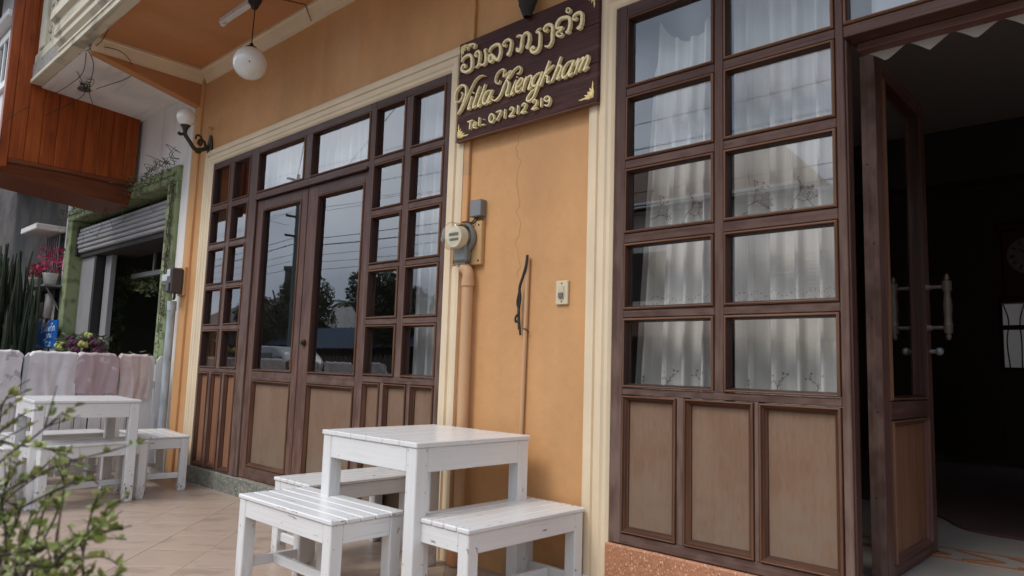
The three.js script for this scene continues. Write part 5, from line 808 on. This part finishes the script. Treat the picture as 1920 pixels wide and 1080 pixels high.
{
  const t = thing('blue_roofed_shed', 'long shed with a blue sheet roof and dark paling fence across the street', 'shed', [-28.5, -0.16, 16]);
  const s = new Soup(); for (let i = 0; i < 30; i++) { const x = -6 + i * 0.4; s.quad([x, 1.95, -0.6], [x + 0.2, 2.0, -0.6], [x + 0.2, 3.05, 0.8], [x, 3.0, 0.8]); s.quad([x + 0.2, 2.0, -0.6], [x + 0.4, 1.95, -0.6], [x + 0.4, 3.0, 0.8], [x + 0.2, 3.05, 0.8]); } part('roof', s.geo(), plain(0.025, 0.055, 0.1, 0.6), t);
  part('wall', box(-6, 6, 0, 2.9, 0.85, 3.1), M.dark, t); for (let i = 0; i < 80; i++) part('paling', box(-6 + i * 0.15, -5.88 + i * 0.15, 0, 1.5 + 0.12 * (i % 2), -1.5, -1.46), plain(0.05, 0.035, 0.03), t);
  tag(part('white_hall', box(-47, -36, -0.16, 5.0, 25, 29), M.whitewash), 'plain white hall behind the blue roofed shed across the street', 'hall');
  tag(part('chimney_stack', [rod([-51, -0.16, 26], [-51, 8.4, 26], 0.5, 12, 0.42), rod([-51, 8.1, 26], [-51, 8.4, 26], 0.55, 12)], plain(0.06, 0.065, 0.065)), 'dark round chimney stack over the trees across the street', 'chimney');
}
{
  const pole = (label, x, z) => { const p = thing('power_pole', label, 'power pole', [x, -0.16, z], 0, 'power poles along the street'); part('post', rod([0, 0, 0], [0, 8.9, 0], 0.1, 10, 0.07), plain(0.1, 0.125, 0.12), p); for (const y of [6.2, 7, 8.6]) part('crossarm', box(-0.04, 0.04, y, y + 0.08, -0.5, 0.5), M.dark, p); for (let i = 0; i < 6; i++) part('insulator', rod([0.1, 4.3 + i * 0.24, 0.2], [0.28, 4.34 + i * 0.24, 0.2], 0.05, 8), M.dark, p); };
  pole('concrete power pole across the street before the dense dark tree', -26.0, 12); pole('concrete power pole across the street opposite the right end of the house', 14, 12); pole('concrete power pole far along the street', -62, 12);
  const w = thing('overhead_wires', 'black overhead wires strung along the street between the poles', 'wires');
  const span = (y, z, r, sag = 0.5) => { const p = []; for (let i = 0; i <= 60; i++) { const x = -62 + i * 76 / 60, u = x < -26.6 ? (x + 62) / 35.4 : (x + 26.6) / 40.6; p.push([x, y - sag * 4 * u * (1 - u), z]); } part('wire', tube(p, r, 90, 4), M.wire, w); };
  for (const [y, z, r, sag] of [[7.6, 11.4, 0.007, 0.6], [7.5, 12.6, 0.007, 0.7], [6.9, 11.3, 0.006, 0.55], [8.7, 11.6, 0.006, 0.5], [8.75, 12.4, 0.006, 0.45], [6.1, 12.2, 0.012, 0.5], [5.85, 12.2, 0.018, 0.6], [5.4, 12.15, 0.008, 0.4], [5.15, 12.2, 0.007, 0.5], [4.8, 12.2, 0.008, 0.3]]) span(y, z, r, sag);
  for (const [a, b] of [[[-26.6, 7.5, 12], [-7, 4.2, 1.3]], [[-26.6, 6.6, 12], [-13, 4.8, 1.6]], [[-26.6, 6.9, 12], [-4, 4.4, 1.25]], [[-40, 9, 12], [-12, 6, 3]]]) part('wire', tube([a, a.map((v, i) => (v + b[i]) / 2 - (i === 1 ? 0.35 : 0)), b], 0.006, 30, 4), M.wire, w);
}
tree('broad green tree added unseen across the street right of the gabled house to block low sky', 0.5, 16.5, 9.5, 4.2, [0.04, 0.06, 0.025]);  // unseen tree, added to keep low sky off the upper wall
{
  const t = thing('added_shop_row', 'two storey row of pale shop houses added unseen across the street to block low sky', 'shop row', [12, -0.16, 16]);  // unseen row, made long and tall to shut low sky from the wall
  part('wall', box(-8, 50, 0, 8.2, 0, 8), M.dirtyCream, t); part('awning', box(-8, 50, 2.9, 3.05, -1.8, -0.01), M.grmetal, t);
  for (let i = 0; i < 14; i++) { part('shopfront', box(-7.6 + i * 4, -4.4 + i * 4, 0, 2.8, -0.04, -0.01), M.dark, t); part('window', box(-7 + i * 4, -5 + i * 4, 4.2, 5.8, -0.04, -0.01), M.dark, t); }
}
{ // parked white car
  const t = thing('parked_car', 'white estate car parked along the far side of the street', 'car', [-23, -0.15, 10.4]);
  const s = new THREE.Shape(); s.moveTo(-2.2, 0.3); s.lineTo(-2.22, 0.75); s.quadraticCurveTo(-2.1, 0.95, -1.95, 1.0); s.lineTo(-1.55, 1.45); s.quadraticCurveTo(-1.4, 1.56, -1.1, 1.58); s.lineTo(0.2, 1.56); s.quadraticCurveTo(0.5, 1.52, 0.75, 1.3); s.lineTo(1.15, 1.0); s.quadraticCurveTo(1.9, 0.92, 2.15, 0.75); s.lineTo(2.2, 0.35); s.lineTo(-2.2, 0.3);
  part('body', new THREE.ExtrudeGeometry(s, { depth: 1.5, bevelEnabled: true, bevelSize: 0.08, bevelThickness: 0.1, bevelSegments: 3 }).translate(0, 0.05, -0.75), new THREE.MeshPhysicalMaterial({ color: lin(0.27, 0.27, 0.28), roughness: 0.45, clearcoat: 0.3 }), t);
  const dk = plain(0.02, 0.022, 0.025, 0.1); for (const z of [-0.861, 0.861]) for (const [a, b] of [[-1.6, -0.75], [-0.65, 0.2], [0.28, 0.85]]) part('window', box(a, b, 1.08, 1.46 - (b > 0.5 ? 0.12 : 0), z - 0.006, z + 0.006), dk, t);
  for (const x of [-1.4, 1.35]) for (const z of [-0.78, 0.78]) { const w = part('wheel', new THREE.CylinderGeometry(0.32, 0.32, 0.2, 24).rotateX(Math.PI / 2).translate(x, 0.32, z), M.black, t); part('rim', new THREE.CylinderGeometry(0.19, 0.19, 0.215, 16).rotateX(Math.PI / 2).translate(x, 0.32, z), M.grmetal, w); }
  for (const z of [-0.6, 0.6]) part('headlight', sphere(0.12, 2.18, 0.72, z, 10, 8, 0.7), M.glaze, t);
}
renderer.render(scene, camera);
